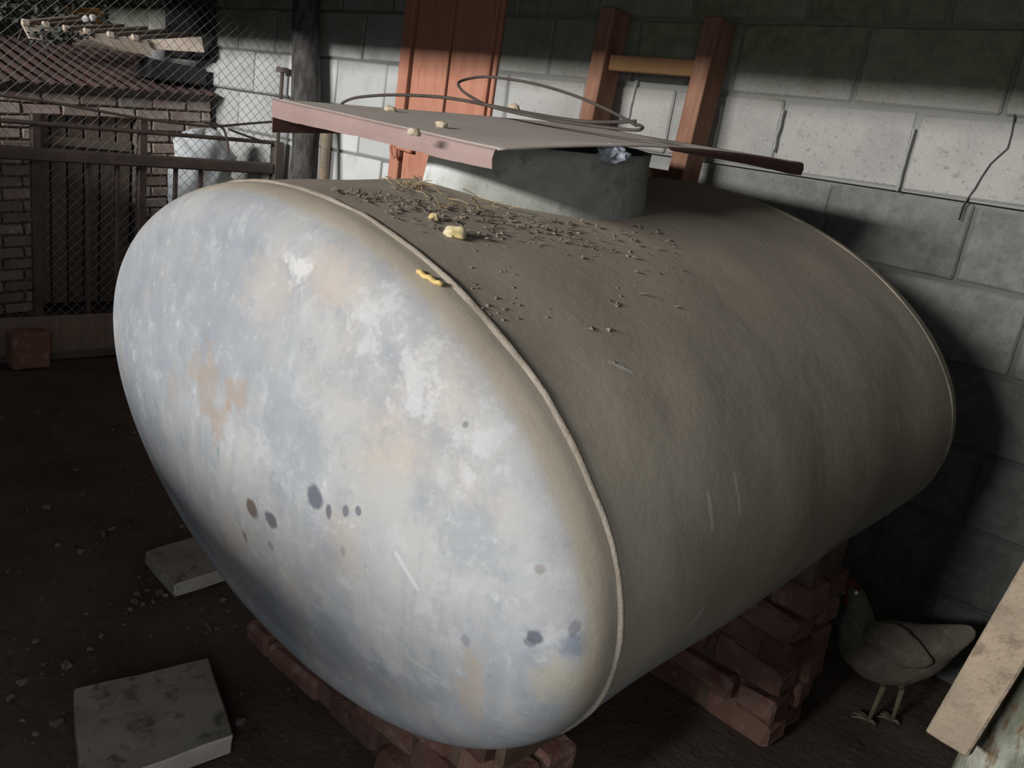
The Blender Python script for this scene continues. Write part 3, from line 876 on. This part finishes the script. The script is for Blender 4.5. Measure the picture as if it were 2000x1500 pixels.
def pier(xa, xb, ya, yb, label, sd):
    root = empty('brick_pier', ((xa + xb) / 2, (ya + yb) / 2, 0)); tag(root, label, 'pier'); r = random.Random(sd); O = Vector(root.location)
    # mortar saddle shaped to the belly
    b = bmesh.new(); n = 24; rows = []
    for i in range(n + 1):
        x = xa + 0.03 + (xb - xa - 0.06) * i / n
        col = []
        for y in (ya + 0.02, yb - 0.02):
            top = belly(x, y) + 0.003
            col += [Vector((x, y, 0.0)) - O, Vector((x, y, top)) - O]
        rows.append([b.verts.new(col[k]) for k in (0, 1, 3, 2)])
    for a, c_ in zip(rows, rows[1:]):
        for i in range(4): b.faces.new((a[i], a[(i + 1) % 4], c_[(i + 1) % 4], c_[i]))
    b.faces.new(rows[0]); b.faces.new(rows[-1][::-1]); obj('mortar', b, M['clay'], root)
    for c in range(6):
        z = 0.036 + c * 0.081
        for y in (ya + 0.05, yb - 0.05):
            x = xa + (0.0 if c % 2 else -0.11)
            while x < xb - 0.05:
                x0, x1 = max(x, xa), min(x + 0.215, xb); xm = (x0 + x1) / 2
                room = min(belly(x0, y - 0.05), belly(x1, y - 0.05), belly(xm, y - 0.05), belly(xm, y + 0.05)) - (z + 0.036)
                if room > 0.0 and x1 - x0 > 0.06:
                    o = link('brick', r.choice(brick_meshes), None, root)
                    o.location = Vector((xm + r.uniform(-.012, .012), y + r.uniform(-.02, .012), z)) - O; o.scale = ((x1 - x0 - 0.012) / 0.215, 1, 1)
                    o.rotation_euler = (r.uniform(-.07, .07), r.uniform(-.06, .06), r.uniform(-.10, .10))
                x += 0.227
    return root


pier(-1.74, -0.79, 1.04, 1.27, 'low wall of rough red bricks under the bright end of the tank', 5)
pier(-1.85, -0.60, 1.88, 2.10, 'dim red brick pier under the far end of the tank by the wall', 8)

# ================================================================== FLOOR THINGS
def slab(px_list, h, label, sd, lift=0.0):
    P = [at_z(x, y, h) for x, y in px_list]; c = sum(P, Vector()) / len(P)
    b = bmesh.new(); n = len(P); up = [b.verts.new(p - c) for p in P]; dn = [b.verts.new(Vector((p.x, p.y, -0.004)) - c) for p in P]
    b.faces.new(up); b.faces.new(dn[::-1])
    for i in range(n): b.faces.new((up[i], up[(i + 1) % n], dn[(i + 1) % n], dn[i]))
    bmesh.ops.recalc_face_normals(b, faces=b.faces[:]); bevel(b, 0.004)
    rough(b, 0.004, 26, sd, 3)
    o = obj('paving_slab', b, M['concrete']); o.location = c; o.data.materials.append(M['slab_edge'])
    for f in o.data.polygons:
        if f.normal.x > 0.6: f.material_index = 1  # light on this side is put into the paler edge colour
    return tag(o, label, 'slab')


slab([(142, 1344), (408, 1283), (457, 1436), (160, 1545)], 0.045, 'square pitted concrete slab alone on the dirt floor', 3.0)
slab([(284, 1076), (420, 1035), (520, 1088), (341, 1142)], 0.040, 'smaller concrete slab half hidden under the tank', 6.0)
# brick block before the gate
p0 = at_x(21, 684, -4.36); p1 = at_x(88, 684, -4.36)
bm = bmesh.new(); cz = 0.085; add_box(bm, (0, 0, 0), (0.10, 0.165, 0.18)); bevel(bm, 0.012, 2); rough(bm, 0.006, 20, 2.0, 1)
o = obj('brick_block', bm, M['brick']); o.location = (-4.295, (p0.y + p1.y) / 2 - 0.02, cz); tag(o, 'worn reddish block standing against the foot of the mesh gate', 'block')

bm = bmesh.new(); r3 = random.Random(12)
bm_pale = bmesh.new()


def chip_stone(b, x, y, s, r):
    z = 0.018 * mnoise.noise(Vector((x, y, 0)) * 1.7) + 0.012 * mnoise.noise(Vector((x, y, 0)) * 5.3) - 0.012
    R_ = Matrix.Rotation(r.uniform(0, PI), 3, 'Z') @ Matrix.Rotation(r.uniform(-.4, .4), 3, 'X')
    add_box(b, (x, y, z + s * 0.25), (s, s * r.uniform(.5, .9), s * r.uniform(.3, .7)), R_, s * 0.16, r)


for i in range(2000):
    u = r3.random() ** 0.7
    x = -4.3 + 3.6 * r3.random(); y = 0.2 + 2.0 * r3.random()
    chip_stone(bm, x, y, 0.003 + 0.013 * r3.random() ** 4, r3)
o = obj('gravel', bm, M['gravel']); tag(o, 'small grit and crumbled clay scattered over the dirt floor', 'gravel', None, 'stuff')
for px, py in ((280, 1170), (268, 1150), (300, 1162), (290, 1140), (255, 1180), (262, 1165), (325, 1150), (312, 1146), (425, 1215), (405, 1222), (395, 1172), (202, 1037), (218, 1027), (112, 1053), (175, 1255), (130, 1290), (198, 1228), (220, 831), (263, 838), (110, 1400), (470, 1398), (80, 1160), (355, 1020), (330, 995), (295, 1225), (460, 1210)):
    p = at_z(px, py, 0.01); s = r3.uniform(0.010, 0.024)
    chip_stone(bm_pale, p.x, p.y, s, r3)
for i in range(150):
    px, py = r3.uniform(0, 520), 700 + 780 * r3.random()
    if 130 < px < 470 and 1270 < py: continue
    p = at_z(px, py, 0.01); chip_stone(bm_pale, p.x, p.y, 0.005 + 0.014 * r3.random() ** 3, r3)
o = obj('rubble', bm_pale, M['rubble']); tag(o, 'pale flakes and bits of rubble on the dirt beside the slabs', 'rubble', None, 'stuff')

# ================================================================== LADDER ON THE BACK WALL
lad = empty('wooden_ladder', (-1.9, 2.42, 0)); tag(lad, 'brown wooden ladder leaning on the block wall behind the tank', 'ladder'); LO = Vector(lad.location)
yb, yt, ztop = 2.40, 2.568, EYE + 0.46


def lad_y(z):
    return yb + (yt - yb) * (z / ztop)


for (pt, pb, zt) in (((1204, 22), (1160, 230), EYE + .49), ((1408, 40), (1340, 330), EYE + .455)):
    T = at_y(pt[0], pt[1], lad_y(zt)); B0 = at_y(pb[0], pb[1], lad_y(EYE + 0.05))
    dirv = (B0 - T) / (B0.z - T.z); Bt = T + dirv * (0 - T.z); Bt.y = yb; 
    b = bmesh.new()
    for (p, q) in ((T, Bt),):
        ax = (p - q).normalized(); xx = Vector((1, 0, 0)); xx = (xx - ax * xx.dot(ax)).normalized(); yy = ax.cross(xx)
        R_ = Matrix((xx, yy, ax)).transposed(); add_box(b, (p + q) / 2 - LO, (0.064, 0.108, (p - q).length), R_)
    bevel(b, 0.004); obj('stile', b, M['wood_red'], lad)
    if pt[0] < 1300: SL = (T, Bt)
    else: SR = (T, Bt)
for zr in (EYE + 0.305, EYE - 0.065, EYE - 0.42, EYE - 0.78, EYE - 1.14):
    f = lambda S_: S_[1].lerp(S_[0], zr / S_[0].z)
    a, c_ = f(SL), f(SR); b = bmesh.new(); d = (c_ - a); R_ = Matrix.Rotation(math.atan2(-(c_.z - a.z), d.x), 3, 'Y')
    add_box(b, (a + c_) / 2 + Vector((0, -0.005, 0)) - LO, (d.length - 0.06, 0.035, 0.055), R_); bevel(b, 0.004)
    o = obj('rung', b, M['wood_rung' if zr > EYE else 'wood_red'], lad)

# ================================================================== POST, STAKE
bm = bmesh.new()
pp = [(-4.06, 2.54, 0.0), (-4.02, 2.54, 0.7), (-4.02, 2.53, 1.3), (-4.08, 2.53, 1.7), (-4.11, 2.53, 2.1), (-4.11, 2.53, 3.0)]
P = smooth_path(pp, 5); rg = add_tube(bm, P, [0.072 + 0.012 * mnoise.noise(Vector((0, 0, p.z * 3))) for p in P], 14)
rough(bm, 0.010, 9, 3.0)
tag(obj('timber_post', bm, M['bark'], None, True), 'dark rough timber post standing against the block wall by the gate', 'post')
bm = bmesh.new(); add_tube(bm, smooth_path([(-3.78, 2.53, 0.0), (-3.84, 2.55, 0.75), (-3.88, 2.57, 1.10), (-3.93, 2.60, 1.34)], 4), [0.026] * 13, 7); rough(bm, 0.005, 14, 1.0)
tag(obj('wooden_stake', bm, M['wood_pale'], None, True), 'thin pale stake leaning beside the dark timber post', 'stake')

# ================================================================== MESH GATE AND FENCE
GX = -4.42
gate = empty('mesh_gate', (GX, 1.9, 0)); tag(gate, 'dark steel gate with wire mesh in front of the brick coop', 'gate'); GO = Vector(gate.location)


def bar(name, p, q, r, mat=M['steel'], sq=True, parent=gate, O=GO):
    b = bmesh.new(); p, q = Vector(p) - O, Vector(q) - O
    if sq:
        ax = (q - p).normalized(); xx = Vector((1, 0, 0)) if abs(ax.x) < .9 else Vector((0, 1, 0)); xx = (xx - ax * xx.dot(ax)).normalized(); yy = ax.cross(xx)
        add_box(b, (p + q) / 2, (2 * r, 2 * r, (q - p).length), Matrix((xx, yy, ax)).transposed()); bevel(b, r * 0.25)
    else:
        add_tube(b, [p, p.lerp(q, .5), q], r, 8)
    return obj(name, b, mat, parent)


bar('top_rail', (GX, 0.55, EYE - 0.438), (GX, 2.575, EYE - 0.390), 0.030)
bar('thin_rail', (GX, 0.55, EYE - 0.300), (GX, 2.60, EYE - 0.244), 0.011, sq=False)
bar('bottom_rail', (GX, 0.55, 0.10), (GX, 2.575, 0.10), 0.02)
for px in (72, 280):
    p = at_x(px, 300, GX); bar('upright', (GX - 0.02, p.y, 0.02), (GX - 0.02, p.y, EYE - 0.20 if px > 100 else EYE - 0.235), 0.021)
for y in (0.58, 1.58, 1.72, 2.02, 2.16): bar('slim_upright', (GX - 0.015, y, 0.02), (GX - 0.015, y, EYE - 0.42), 0.010)
bar('end_post', (GX, 2.605, 0.0), (GX, 2.605, EYE - 0.235), 0.030)
bar('post_rod', (GX, 2.605, EYE - 0.24), (GX, 2.605, EYE + 0.145), 0.011, sq=False)
bm = bmesh.new(); add_tube(bm, [Vector((GX, 2.605, EYE + 0.14)) - GO, Vector((GX, 2.605, EYE + 0.168)) - GO], 0.034, 12); obj('rod_cap', bm, M['steel'], gate)
bm = bmesh.new(); add_box(bm, Vector((GX + 0.036, 1.62, 0.115)) - GO, (0.025, 2.0, 0.21)); bevel(bm, 0.004); obj('kick_board', bm, M['wood_grey'], gate)
bm = bmesh.new(); add_box(bm, Vector((GX + 0.0, 1.62, 0.014)) - GO, (0.11, 2.0, 0.045)); bevel(bm, 0.006); rough(bm, 0.004, 9, 3, 2); obj('sill', bm, M['plain_wall'], gate)
# sagging tie wire and loose ends
bm = bmesh.new()
P = [at_x(x, y, GX + 0.03) - GO for x, y in ((-60, 176), (0, 186), (100, 200), (200, 218), (300, 235), (400, 246), (432, 246), (490, 241), (556, 236))]
add_tube(bm, smooth_path(P, 5), 0.0065, 6)
P = [at_x(x, y, GX + 0.03) - GO for x, y in ((395, 238), (420, 243), (436, 252), (444, 275), (446, 300))]; add_tube(bm, smooth_path(P, 5), 0.007, 6)
P = [at_x(x, y, GX + 0.03) - GO for x, y in ((446, 252), (480, 265), (520, 278))]; add_tube(bm, smooth_path(P, 5), 0.006, 6)
obj('tie_wire', bm, M['steel'], gate, True)


# woven mesh: two families of slanting wires, from the ground to the roof
def mesh_panel(p00, pu, pv, W_, H_, cell, r, name):
    b = bmesh.new(); n = int((W_ + H_) / cell) + 1; nrm = pu.cross(pv).normalized()
    for fam in (0, 1):
        for i in range(n):
            a = i * cell
            u0, v0 = (a, 0) if a <= W_ else (W_, a - W_)
            u1, v1 = (0, a) if a <= H_ else (a - H_, H_)
            if fam: u0, u1 = W_ - u0, W_ - u1
            L = math.hypot(u1 - u0, v1 - v0)
            if L < 0.02: continue
            p = p00 + pu * u0 + pv * v0 + nrm * (0.0015 if fam else -0.0015); q = p00 + pu * u1 + pv * v1 + nrm * (0.0015 if fam else -0.0015)
            add_tube(b, [p, q], r, 3, False)
    o = obj(name, b, M['wire'], gate); o['kind'] = 'stuff'; return o


mesh_panel(Vector((GX - 0.01, 0.60, 0.2)) - GO, Vector((0, 1, 0)), Vector((0, 0, 1)), 2.0, 1.85, 0.052, 0.0013, 'mesh_wire')

# ================================================================== BRICK COOP
CX = -5.30
coop = empty('brick_coop', (CX, 2.0, 0)); tag(coop, 'low brick coop with boarded door and rusty dark roof behind the gate', 'coop'); CO = Vector(coop.location)
TILT = 0.075
shear = lambda y: TILT * (y - 2.62)
bm = bmesh.new()
for (ya, yb_, za, zb) in ((0.9, 1.61, 0, 1.375), (2.17, 2.632, 0, 1.375), (1.61, 2.17, 1.215, 1.375)):
    fs = add_box(bm, Vector((CX - 0.11, (ya + yb_) / 2, (za + zb) / 2)) - CO, (0.18, yb_ - ya, zb - za))
for v in bm.verts: v.co.z += shear(v.co.y + CO.y) if v.co.z > 0.5 else 0
obj('mortar', bm, M['dark_clay'], coop)
cb = []
for s in range(5):
    r = random.Random(s + 90); b = bmesh.new(); add_box(b, (0, 0, 0), (0.06, 0.195, 0.056), jit=0.004, r=r); bevel(b, 0.006)
    bmesh.ops.recalc_face_normals(b, faces=b.faces[:]); me = bpy.data.meshes.new('brick'); b.to_mesh(me); b.free(); me.materials.append(M['old_brick']); cb.append(me)
r = random.Random(4)
for c in range(20):
    z = 0.04 + c * 0.0665
    y = 0.92 + (0.1 if c % 2 else 0.0)
    while y < 2.62:
        ya, yb_ = y, min(y + 0.197, 2.628)
        sp = []
        if z > 1.20: sp = [(ya, yb_)]
        else:
            if ya < 1.60: sp.append((ya, min(yb_, 1.605)))
            if yb_ > 2.18: sp.append((max(ya, 2.172), yb_))
        for a, b_ in sp:
            if b_ - a < 0.04: continue
            o = link('brick', r.choice(cb), None, coop); ym = (a + b_) / 2
            o.location = Vector((CX - 0.022 + r.uniform(-.008, .006), ym, z + shear(ym))) - CO; o.scale = (1, (b_ - a) / 0.195, 1)
            o.rotation_euler = (TILT + r.uniform(-.02, .02), r.uniform(-.03, .03), r.uniform(-.03, .03))
        y += 0.207
cdoor = empty('coop_door'); cdoor.parent = coop
bm = bmesh.new(); add_box(bm, Vector((CX - 0.10, 1.89, 0.60)) - CO, (0.02, 0.56, 1.2)); d0 = obj('coop_door_panel', bm, M['wood_dark'], cdoor)
for i in range(6):
    y = 1.655 + i * 0.092; b = bmesh.new(); h = 1.14 + r.uniform(-.03, .03)
    add_box(b, Vector((CX - 0.072, y, h / 2 + 0.03)) - CO, (0.02, 0.080, h)); bevel(b, 0.003); obj('plank', b, M['wood_grey'], cdoor)
bm = bmesh.new(); add_box(bm, Vector((CX - 0.045, 1.89, 1.00)) - CO, (0.02, 0.52, 0.05)); obj('batten', bm, M['wood_grey'], cdoor)
# roof: corrugated sheet sagging towards one end
bm = bmesh.new(); rows = []
for i in range(9):
    x = CX + 0.10 - i * 0.17; row = []
    for j in range(121):
        y = 0.85 + 1.785 * j / 120
        z = EYE - 0.036 + shear(y) + 0.165 * (CX + 0.10 - x) + 0.008 * math.sin(y * 2 * PI / 0.076) + 0.01 * mnoise.noise(Vector((x * 2, y * 2, 0)))
        row.append(bm.verts.new(Vector((x, y, z)) - CO))
    rows.append(row)
for a, b_ in zip(rows, rows[1:]):
    for j in range(120): bm.faces.new((a[j], a[j + 1], b_[j + 1], b_[j]))
ext = bmesh.ops.extrude_face_region(bm, geom=bm.faces[:])
for v in ext['geom']:
    if isinstance(v, bmesh.types.BMVert): v.co.z -= 0.004
obj('roof', bm, M['rust_sheet'], coop, True)


def roof_z(x, y): return EYE - 0.028 + shear(y) + 0.165 * (CX + 0.10 - x) + 0.012


# black blocks added for the dark gap under the tray and the wall shadow
for (px, py, L, h, lb) in ((350, 122, 0.36, 0.11, 'black block filling the dark gap under the wooden tray on the coop roof'), (435, 138, 0.15, 0.10, 'short black block for the roof shadow against the wall')):
    p = at_x(px, py, CX - 0.02); b = bmesh.new()
    yy = min(p.y, 2.60 - L / 2)
    z0 = roof_z(CX - 0.12, yy)
    add_box(b, (0, 0, 0), (0.22, L, h), jit=0.006); bevel(b, 0.006); o = obj('roof_shade_block', b, M['wood_dark']); o.location = (CX - 0.12, yy, z0 + h / 2 - 0.005); tag(o, lb, 'timber')

# slatted wooden tray tilted on the roof
tray = empty('slatted_tray', (CX - 0.05, 2.1, EYE + 0.14)); tag(tray, 'pale wooden tray with slats resting tilted on the coop roof', 'tray'); RO = Vector(tray.location)


def board(name, quad, thick, mat):
    """board whose outer face is the quad (four points), thickened backwards"""
    b = bmesh.new(); q = [Vector(p) - RO for p in quad]; nrm = (q[1] - q[0]).cross(q[3] - q[0]).normalized()
    if nrm.x < 0: nrm = -nrm
    f = [b.verts.new(p) for p in q]; g = [b.verts.new(p - nrm * thick) for p in q]
    b.faces.new(f); b.faces.new(g[::-1])
    for i in range(4): b.faces.new((f[i], f[(i + 1) % 4], g[(i + 1) % 4], g[i]))
    bmesh.ops.recalc_face_normals(b, faces=b.faces[:]); bevel(b, 0.003); return obj(name, b, mat, tray)


XA, XB = CX - 0.02, CX - 0.10
board('front_board', [at_x(42, 45, XA), at_x(290, 79, XA), at_x(297, 109, XA), at_x(58, 76, XA)], 0.022, M['wood_tray'])
board('end_board', [at_x(286, 80, XA - 0.03), at_x(394, 72.5, XA + 0.10), at_x(400, 103, XA + 0.10), at_x(297, 97, XA - 0.03)], 0.022, M['wood_tray'])
for (x0, y0, x1, y1) in ((48, 44, 150, 34), (88, 49, 178, 40), (128, 56, 238, 50), (168, 62, 284, 55), (214, 68, 330, 60), (262, 74, 372, 66)):
    a = at_x(x0, y0, XA - 0.015); c_ = at_x(x1, y1, XA - 0.17)
    b = bmesh.new(); d = (c_ - a); ax = d.normalized(); zz = Vector((0, 0, 1)); zz = (zz - ax * zz.dot(ax)).normalized(); yy = zz.cross(ax)
    add_box(b, (a + c_) / 2 - RO, (d.length, 0.05, 0.022), Matrix((ax, yy, zz)).transposed()); bevel(b, 0.003); obj('slat', b, M['wood_grey'], tray)
    b = bmesh.new(); add_box(b, a - RO + Vector((0.012, 0, 0.002)), (0.03, 0.035, 0.032)); bevel(b, 0.003); obj('slat_end', b, M['wood_tray'], tray)

# dark panel behind the tray, against the wall
pa, pb = at_y(322, 40, 2.60), at_y(412, 40, 2.60); bm = bmesh.new(); zb = at_y(330, 100, 2.60).z
add_box(bm, ((pa.x + pb.x) / 2, 2.612, zb + 0.28), (abs(pb.x - pa.x), 0.024, 0.62), Matrix.Rotation(0.02, 3, 'X')); bevel(bm, 0.004)
tag(obj('dark_panel', bm, M['wood_dark']), 'black upright panel against the wall behind the wooden tray', 'panel')

# carton and white scraps, brushwood at the end of the roof
c0 = at_x(163, 30, CX - 0.45); bm = bmesh.new(); zf = roof_z(c0.x, c0.y)
add_box(bm, (0, 0, 0), (0.10, 0.20, 0.09), Matrix.Rotation(0.15, 3, 'X')); bevel(bm, 0.006); o = obj('orange_carton', bm, M['carton']); o.location = c0
tag(o, 'small orange carton lying among dark brushwood on the coop roof', 'carton')
for i, (px, py, lb) in enumerate(((167, 37, 'white paper scrap below the orange carton, nearer the gate hinge'), (181, 35, 'white upright paper scrap beside the orange carton'))):
    p = at_x(px, py, CX - 0.13); b = bmesh.new(); bmesh.ops.create_icosphere(b, subdivisions=2, radius=1)
    for v in b.verts:
        v.co *= 1 + 0.4 * mnoise.noise(v.co * 2 + Vector((i, 0, 0))); v.co = Vector((v.co.x * .012, v.co.y * .020, v.co.z * .020))
    o = obj('paper_scrap', b, M['paper']); o.location = p; tag(o, ['white flat paper scrap below the orange carton', 'white upright paper scrap at the end of the orange carton'][i], 'paper')
bm = bmesh.new(); r5 = random.Random(21)
for i in range(2150):
    if i < 1900:
        px, py, X = r5.uniform(-40, 205), r5.uniform(-30, 40), CX - r5.uniform(0.25, 0.6)
        if py > 38 or (px > 150 and py < 25 and r5.random() < 0.5): continue
    else:
        px, py, X = r5.gauss(115, 26), r5.gauss(70, 6), CX + r5.uniform(0.03, 0.10)
        if px < 60: py += 8
    if 128 < px < 200 and 12 < py < 46: continue
    p = at_x(px, py, X)
    if p.y > 2.58: continue
    d = Vector((r5.gauss(0, 1), r5.gauss(0, 1), r5.gauss(0, .7))).normalized() * r5.uniform(.02, .055); s = d.cross(Vector((r5.gauss(0, 1), r5.gauss(0, 1), 1))).normalized() * r5.uniform(.006, .014)
    vs = [bm.verts.new(q) for q in (p, p + d * .5 + s, p + d, p + d * .5 - s)]; bm.faces.new((vs[0], vs[1], vs[2])); bm.faces.new((vs[0], vs[2], vs[3]))
for i in range(40):
    p = at_x(r5.uniform(-30, 215), r5.uniform(20, 52), CX - r5.uniform(.25, .6)); d = Vector((r5.gauss(0, 1), r5.gauss(0, 1), r5.gauss(0, .6))).normalized() * r5.uniform(.08, .18)
    if (p + d).y < 2.58: add_tube(bm, [p, p + d * .5 + Vector((0, 0, .02)), p + d], .005, 4)
o = obj('brushwood', bm, M['brush']); tag(o, 'dark brushwood and dry foliage heaped at the end of the coop roof', 'brushwood', None, 'stuff')

# white sack standing behind the gate
SY, SX = 2.325, -4.74
bm = bmesh.new(); rows = []; NS = 56
for i in range(61):
    f = i / 60; z = 0.0 + 1.195 * f
    rx = 0.155 * (1 - 0.10 * math.cos(f * 6)) ; ry = 0.185
    if f > 0.82: g = (f - 0.82) / 0.18; rx *= math.sqrt(max(0.02, 1 - g ** 2.2)); ry *= math.sqrt(max(0.03, 1 - g ** 2.6))
    if f < 0.06: rx *= 0.9; ry *= 0.92
    row = []
    for j in range(NS):
        t = 2 * PI * j / NS; p = Vector((rx * math.cos(t), ry * math.sin(t), z)); q = (0.5 - abs(mnoise.noise(p * 5.5 + Vector((2, 7, 1))))) * 0.085 - 0.03 + (0.3 - abs(mnoise.noise(p * 13))) * 0.022
        row.append(bm.verts.new(p * 1.0 + Vector((math.cos(t) * q, math.sin(t) * q, 0.6 * q + (0.02 if f > .8 else 0) * math.sin(3 * t)))))
    rows.append(row)
for a, b_ in zip(rows, rows[1:]):
    for j in range(NS): bm.faces.new((a[j], a[(j + 1) % NS], b_[(j + 1) % NS], b_[j]))
bm.faces.new(rows[0][::-1]); bm.faces.new(rows[-1]); o = obj('white_sack', bm, M['sack'], None, True); o.location = (SX, SY, -0.01)
tag(o, 'crumpled white plastic sack standing behind the gate rail', 'sack')

# ================================================================== HEN
HY = 2.28
hen = empty('hen', at_z(1712, 1385, 0.0)); tag(hen, 'buff hen standing by the wall in the shade beyond the tank', 'hen'); HO = Vector(hen.location)
PXM = 0.00143
spine = [(1902, 1228, 6), (1890, 1234, 16), (1866, 1243, 24), (1835, 1255, 36), (1796, 1268, 52), (1755, 1274, 62), (1715, 1272, 62), (1690, 1258, 54), (1680, 1240, 46), (1676, 1220, 37), (1677, 1200, 28), (1676, 1182, 22), (1671, 1166, 20), (1661, 1156, 14), (1652, 1153, 6)]
P = [at_y(x, y, HY) - HO for x, y, r_ in spine]; k = 4; SP = smooth_path(P, k); rad = []
for i in range(len(spine) - 1):
    for j in range(k): rad.append((spine[i][2] * (1 - j / k) + spine[i + 1][2] * j / k) * PXM)
rad.append(spine[-1][2] * PXM)
bm = bmesh.new(); rings = []
for i, (p, r_) in enumerate(zip(SP, rad)):
    d = (SP[min(i + 1, len(SP) - 1)] - SP[max(i - 1, 0)]).normalized(); side = Vector((0, 1, 0)); side = (side - d * side.dot(d)).normalized(); up = d.cross(side)
    flat = 0.45 if i < 10 else (0.85 if i < 36 else 0.95)
    rings.append([bm.verts.new(p + side * (r_ * flat * math.cos(2 * PI * t / 18)) + up * (r_ * math.sin(2 * PI * t / 18))) for t in range(18)])
for a, b_ in zip(rings, rings[1:]):
    for t in range(18): bm.faces.new((a[t], a[(t + 1) % 18], b_[(t + 1) % 18], b_[t]))
bm.faces.new(rings[0][::-1]); bm.faces.new(rings[-1])
for v in bm.verts: v.co += mnoise.noise_vector(v.co * 30) * 0.003
obj('body', bm, M['feather'], hen, True)
# wing: feathered ellipsoid on the near flank
bm = bmesh.new(); bmesh.ops.create_uvsphere(bm, u_segments=20, v_segments=12, radius=1.0); wc = at_y(1752, 1264, HY - 0.062) - HO
for v in bm.verts:
    q = v.co.copy(); tail = max(0, q.x); q = Vector((q.x * 0.092, q.y * 0.018, q.z * (0.060 - 0.025 * tail) + 0.004 * tail)); v.co = q + wc + Vector((0, 0, 0.003 * math.sin(v.co.x * 14)))
obj('wing', bm, M['feather'], hen, True)
bm = bmesh.new(); bc = at_y(1645, 1157, HY) - HO
add_tube(bm, [at_y(1654, 1153, HY) - HO, at_y(1646, 1157, HY) - HO, at_y(1639, 1162, HY) - HO], [0.008, 0.0055, 0.001], 8); obj('beak', bm, M['beak'], hen, True)
bm = bmesh.new(); cpts = [(1682, 1152), (1681, 1138), (1676, 1144), (1670, 1128), (1665, 1139), (1658, 1124), (1654, 1137), (1645, 1126), (1644, 1142), (1650, 1150), (1662, 1156)]
fa = [bm.verts.new(at_y(x, y, HY - 0.004) - HO) for x, y in cpts]; fb = [bm.verts.new(at_y(x, y, HY + 0.004) - HO) for x, y in cpts]
bm.faces.new(fa); bm.faces.new(fb[::-1])
for i in range(len(cpts)): bm.faces.new((fa[i], fa[(i + 1) % len(cpts)], fb[(i + 1) % len(cpts)], fb[i]))
obj('comb', bm, M['comb'], hen)
bm = bmesh.new(); bmesh.ops.create_uvsphere(bm, u_segments=12, v_segments=8, radius=1.0); q = at_y(1654, 1172, HY - 0.01) - HO
for v in bm.verts: v.co = Vector((v.co.x * .010, v.co.y * .005, v.co.z * .018)) + q
obj('wattle', bm, M['comb'], hen, True)
bm = bmesh.new(); bmesh.ops.create_uvsphere(bm, u_segments=12, v_segments=8, radius=0.006, matrix=Matrix.Translation(at_y(1672, 1158, HY - 0.026) - HO)); obj('eye', bm, M['eye'], hen, True)
for (kx, ky, fx, fy, dy) in ((1716, 1322, 1704, 1384, -0.03), (1752, 1328, 1748, 1392, 0.035)):
    b = bmesh.new(); top = at_y(kx, ky - 20, HY + dy) - HO; hock = at_y(kx + 10, ky + 18, HY + dy) - HO; ft = at_y(fx, fy, HY + dy); ft.z = 0.008; ft -= HO
    add_tube(b, [top, top.lerp(hock, .6), hock], [0.03, 0.018, 0.008], 10); add_tube(b, [hock, ft], [0.008, 0.006], 8)
    for a in (-0.5, 0.0, 0.5, PI):
        d = Vector((-math.cos(a), math.sin(a), 0)) * (0.045 if a < 3 else 0.02); add_tube(b, [ft, ft + d * .5 + Vector((0, 0, .004)), ft + d + Vector((0, 0, -.003))], [0.006, 0.005, 0.002], 6)
    obj('leg', b, M['shank'], hen, True)

# ================================================================== NEAR POST AND BRACE
bm = bmesh.new(); yb_ = 1.495
P = [Vector((-0.135, yb_, 0.0)), Vector((-0.128, yb_, 0.35)), Vector((-0.112, yb_, 0.7)), Vector((-0.095, yb_, 1.1)), Vector((-0.09, yb_, 1.7))]
P = smooth_path(P, 6); add_tube(bm, P, [0.058 + 0.006 * mnoise.noise(Vector((0, 3, p.z * 4))) for p in P], 18); rough(bm, 0.008, 12, 2.0)
tag(obj('lichen_post', bm, M['lichen'], None, True), 'crooked lichen covered pole behind the pale sawn plank', 'post')
YP = 1.36
cA, cB = at_y(1851, 1450, YP), at_y(2001, 1197, YP + 0.02); d = (cB - cA).normalized(); cC = cA + d * 0.62
bm = bmesh.new(); nrm = Vector((-0.1, -1, -0.25)); nrm = (nrm - d * nrm.dot(d)).normalized(); sd = d.cross(nrm)
add_box(bm, (0, 0, 0), (0.066, 0.024, (cC - cA).length), None)
bevel(bm, 0.003)
for v in bm.verts:
    if v.co.z < 0: v.co.z += v.co.x * 0.10
rough(bm, 0.0025, 30, 5.0, 3)
R_ = Matrix((sd, nrm, d)).transposed()
for v in bm.verts: v.co = R_ @ v.co
o = obj('sawn_plank', bm, M['wood_pale']); o.location = (cA + cC) / 2; tag(o, 'pale rough sawn plank slanting across the lichen covered pole', 'plank')
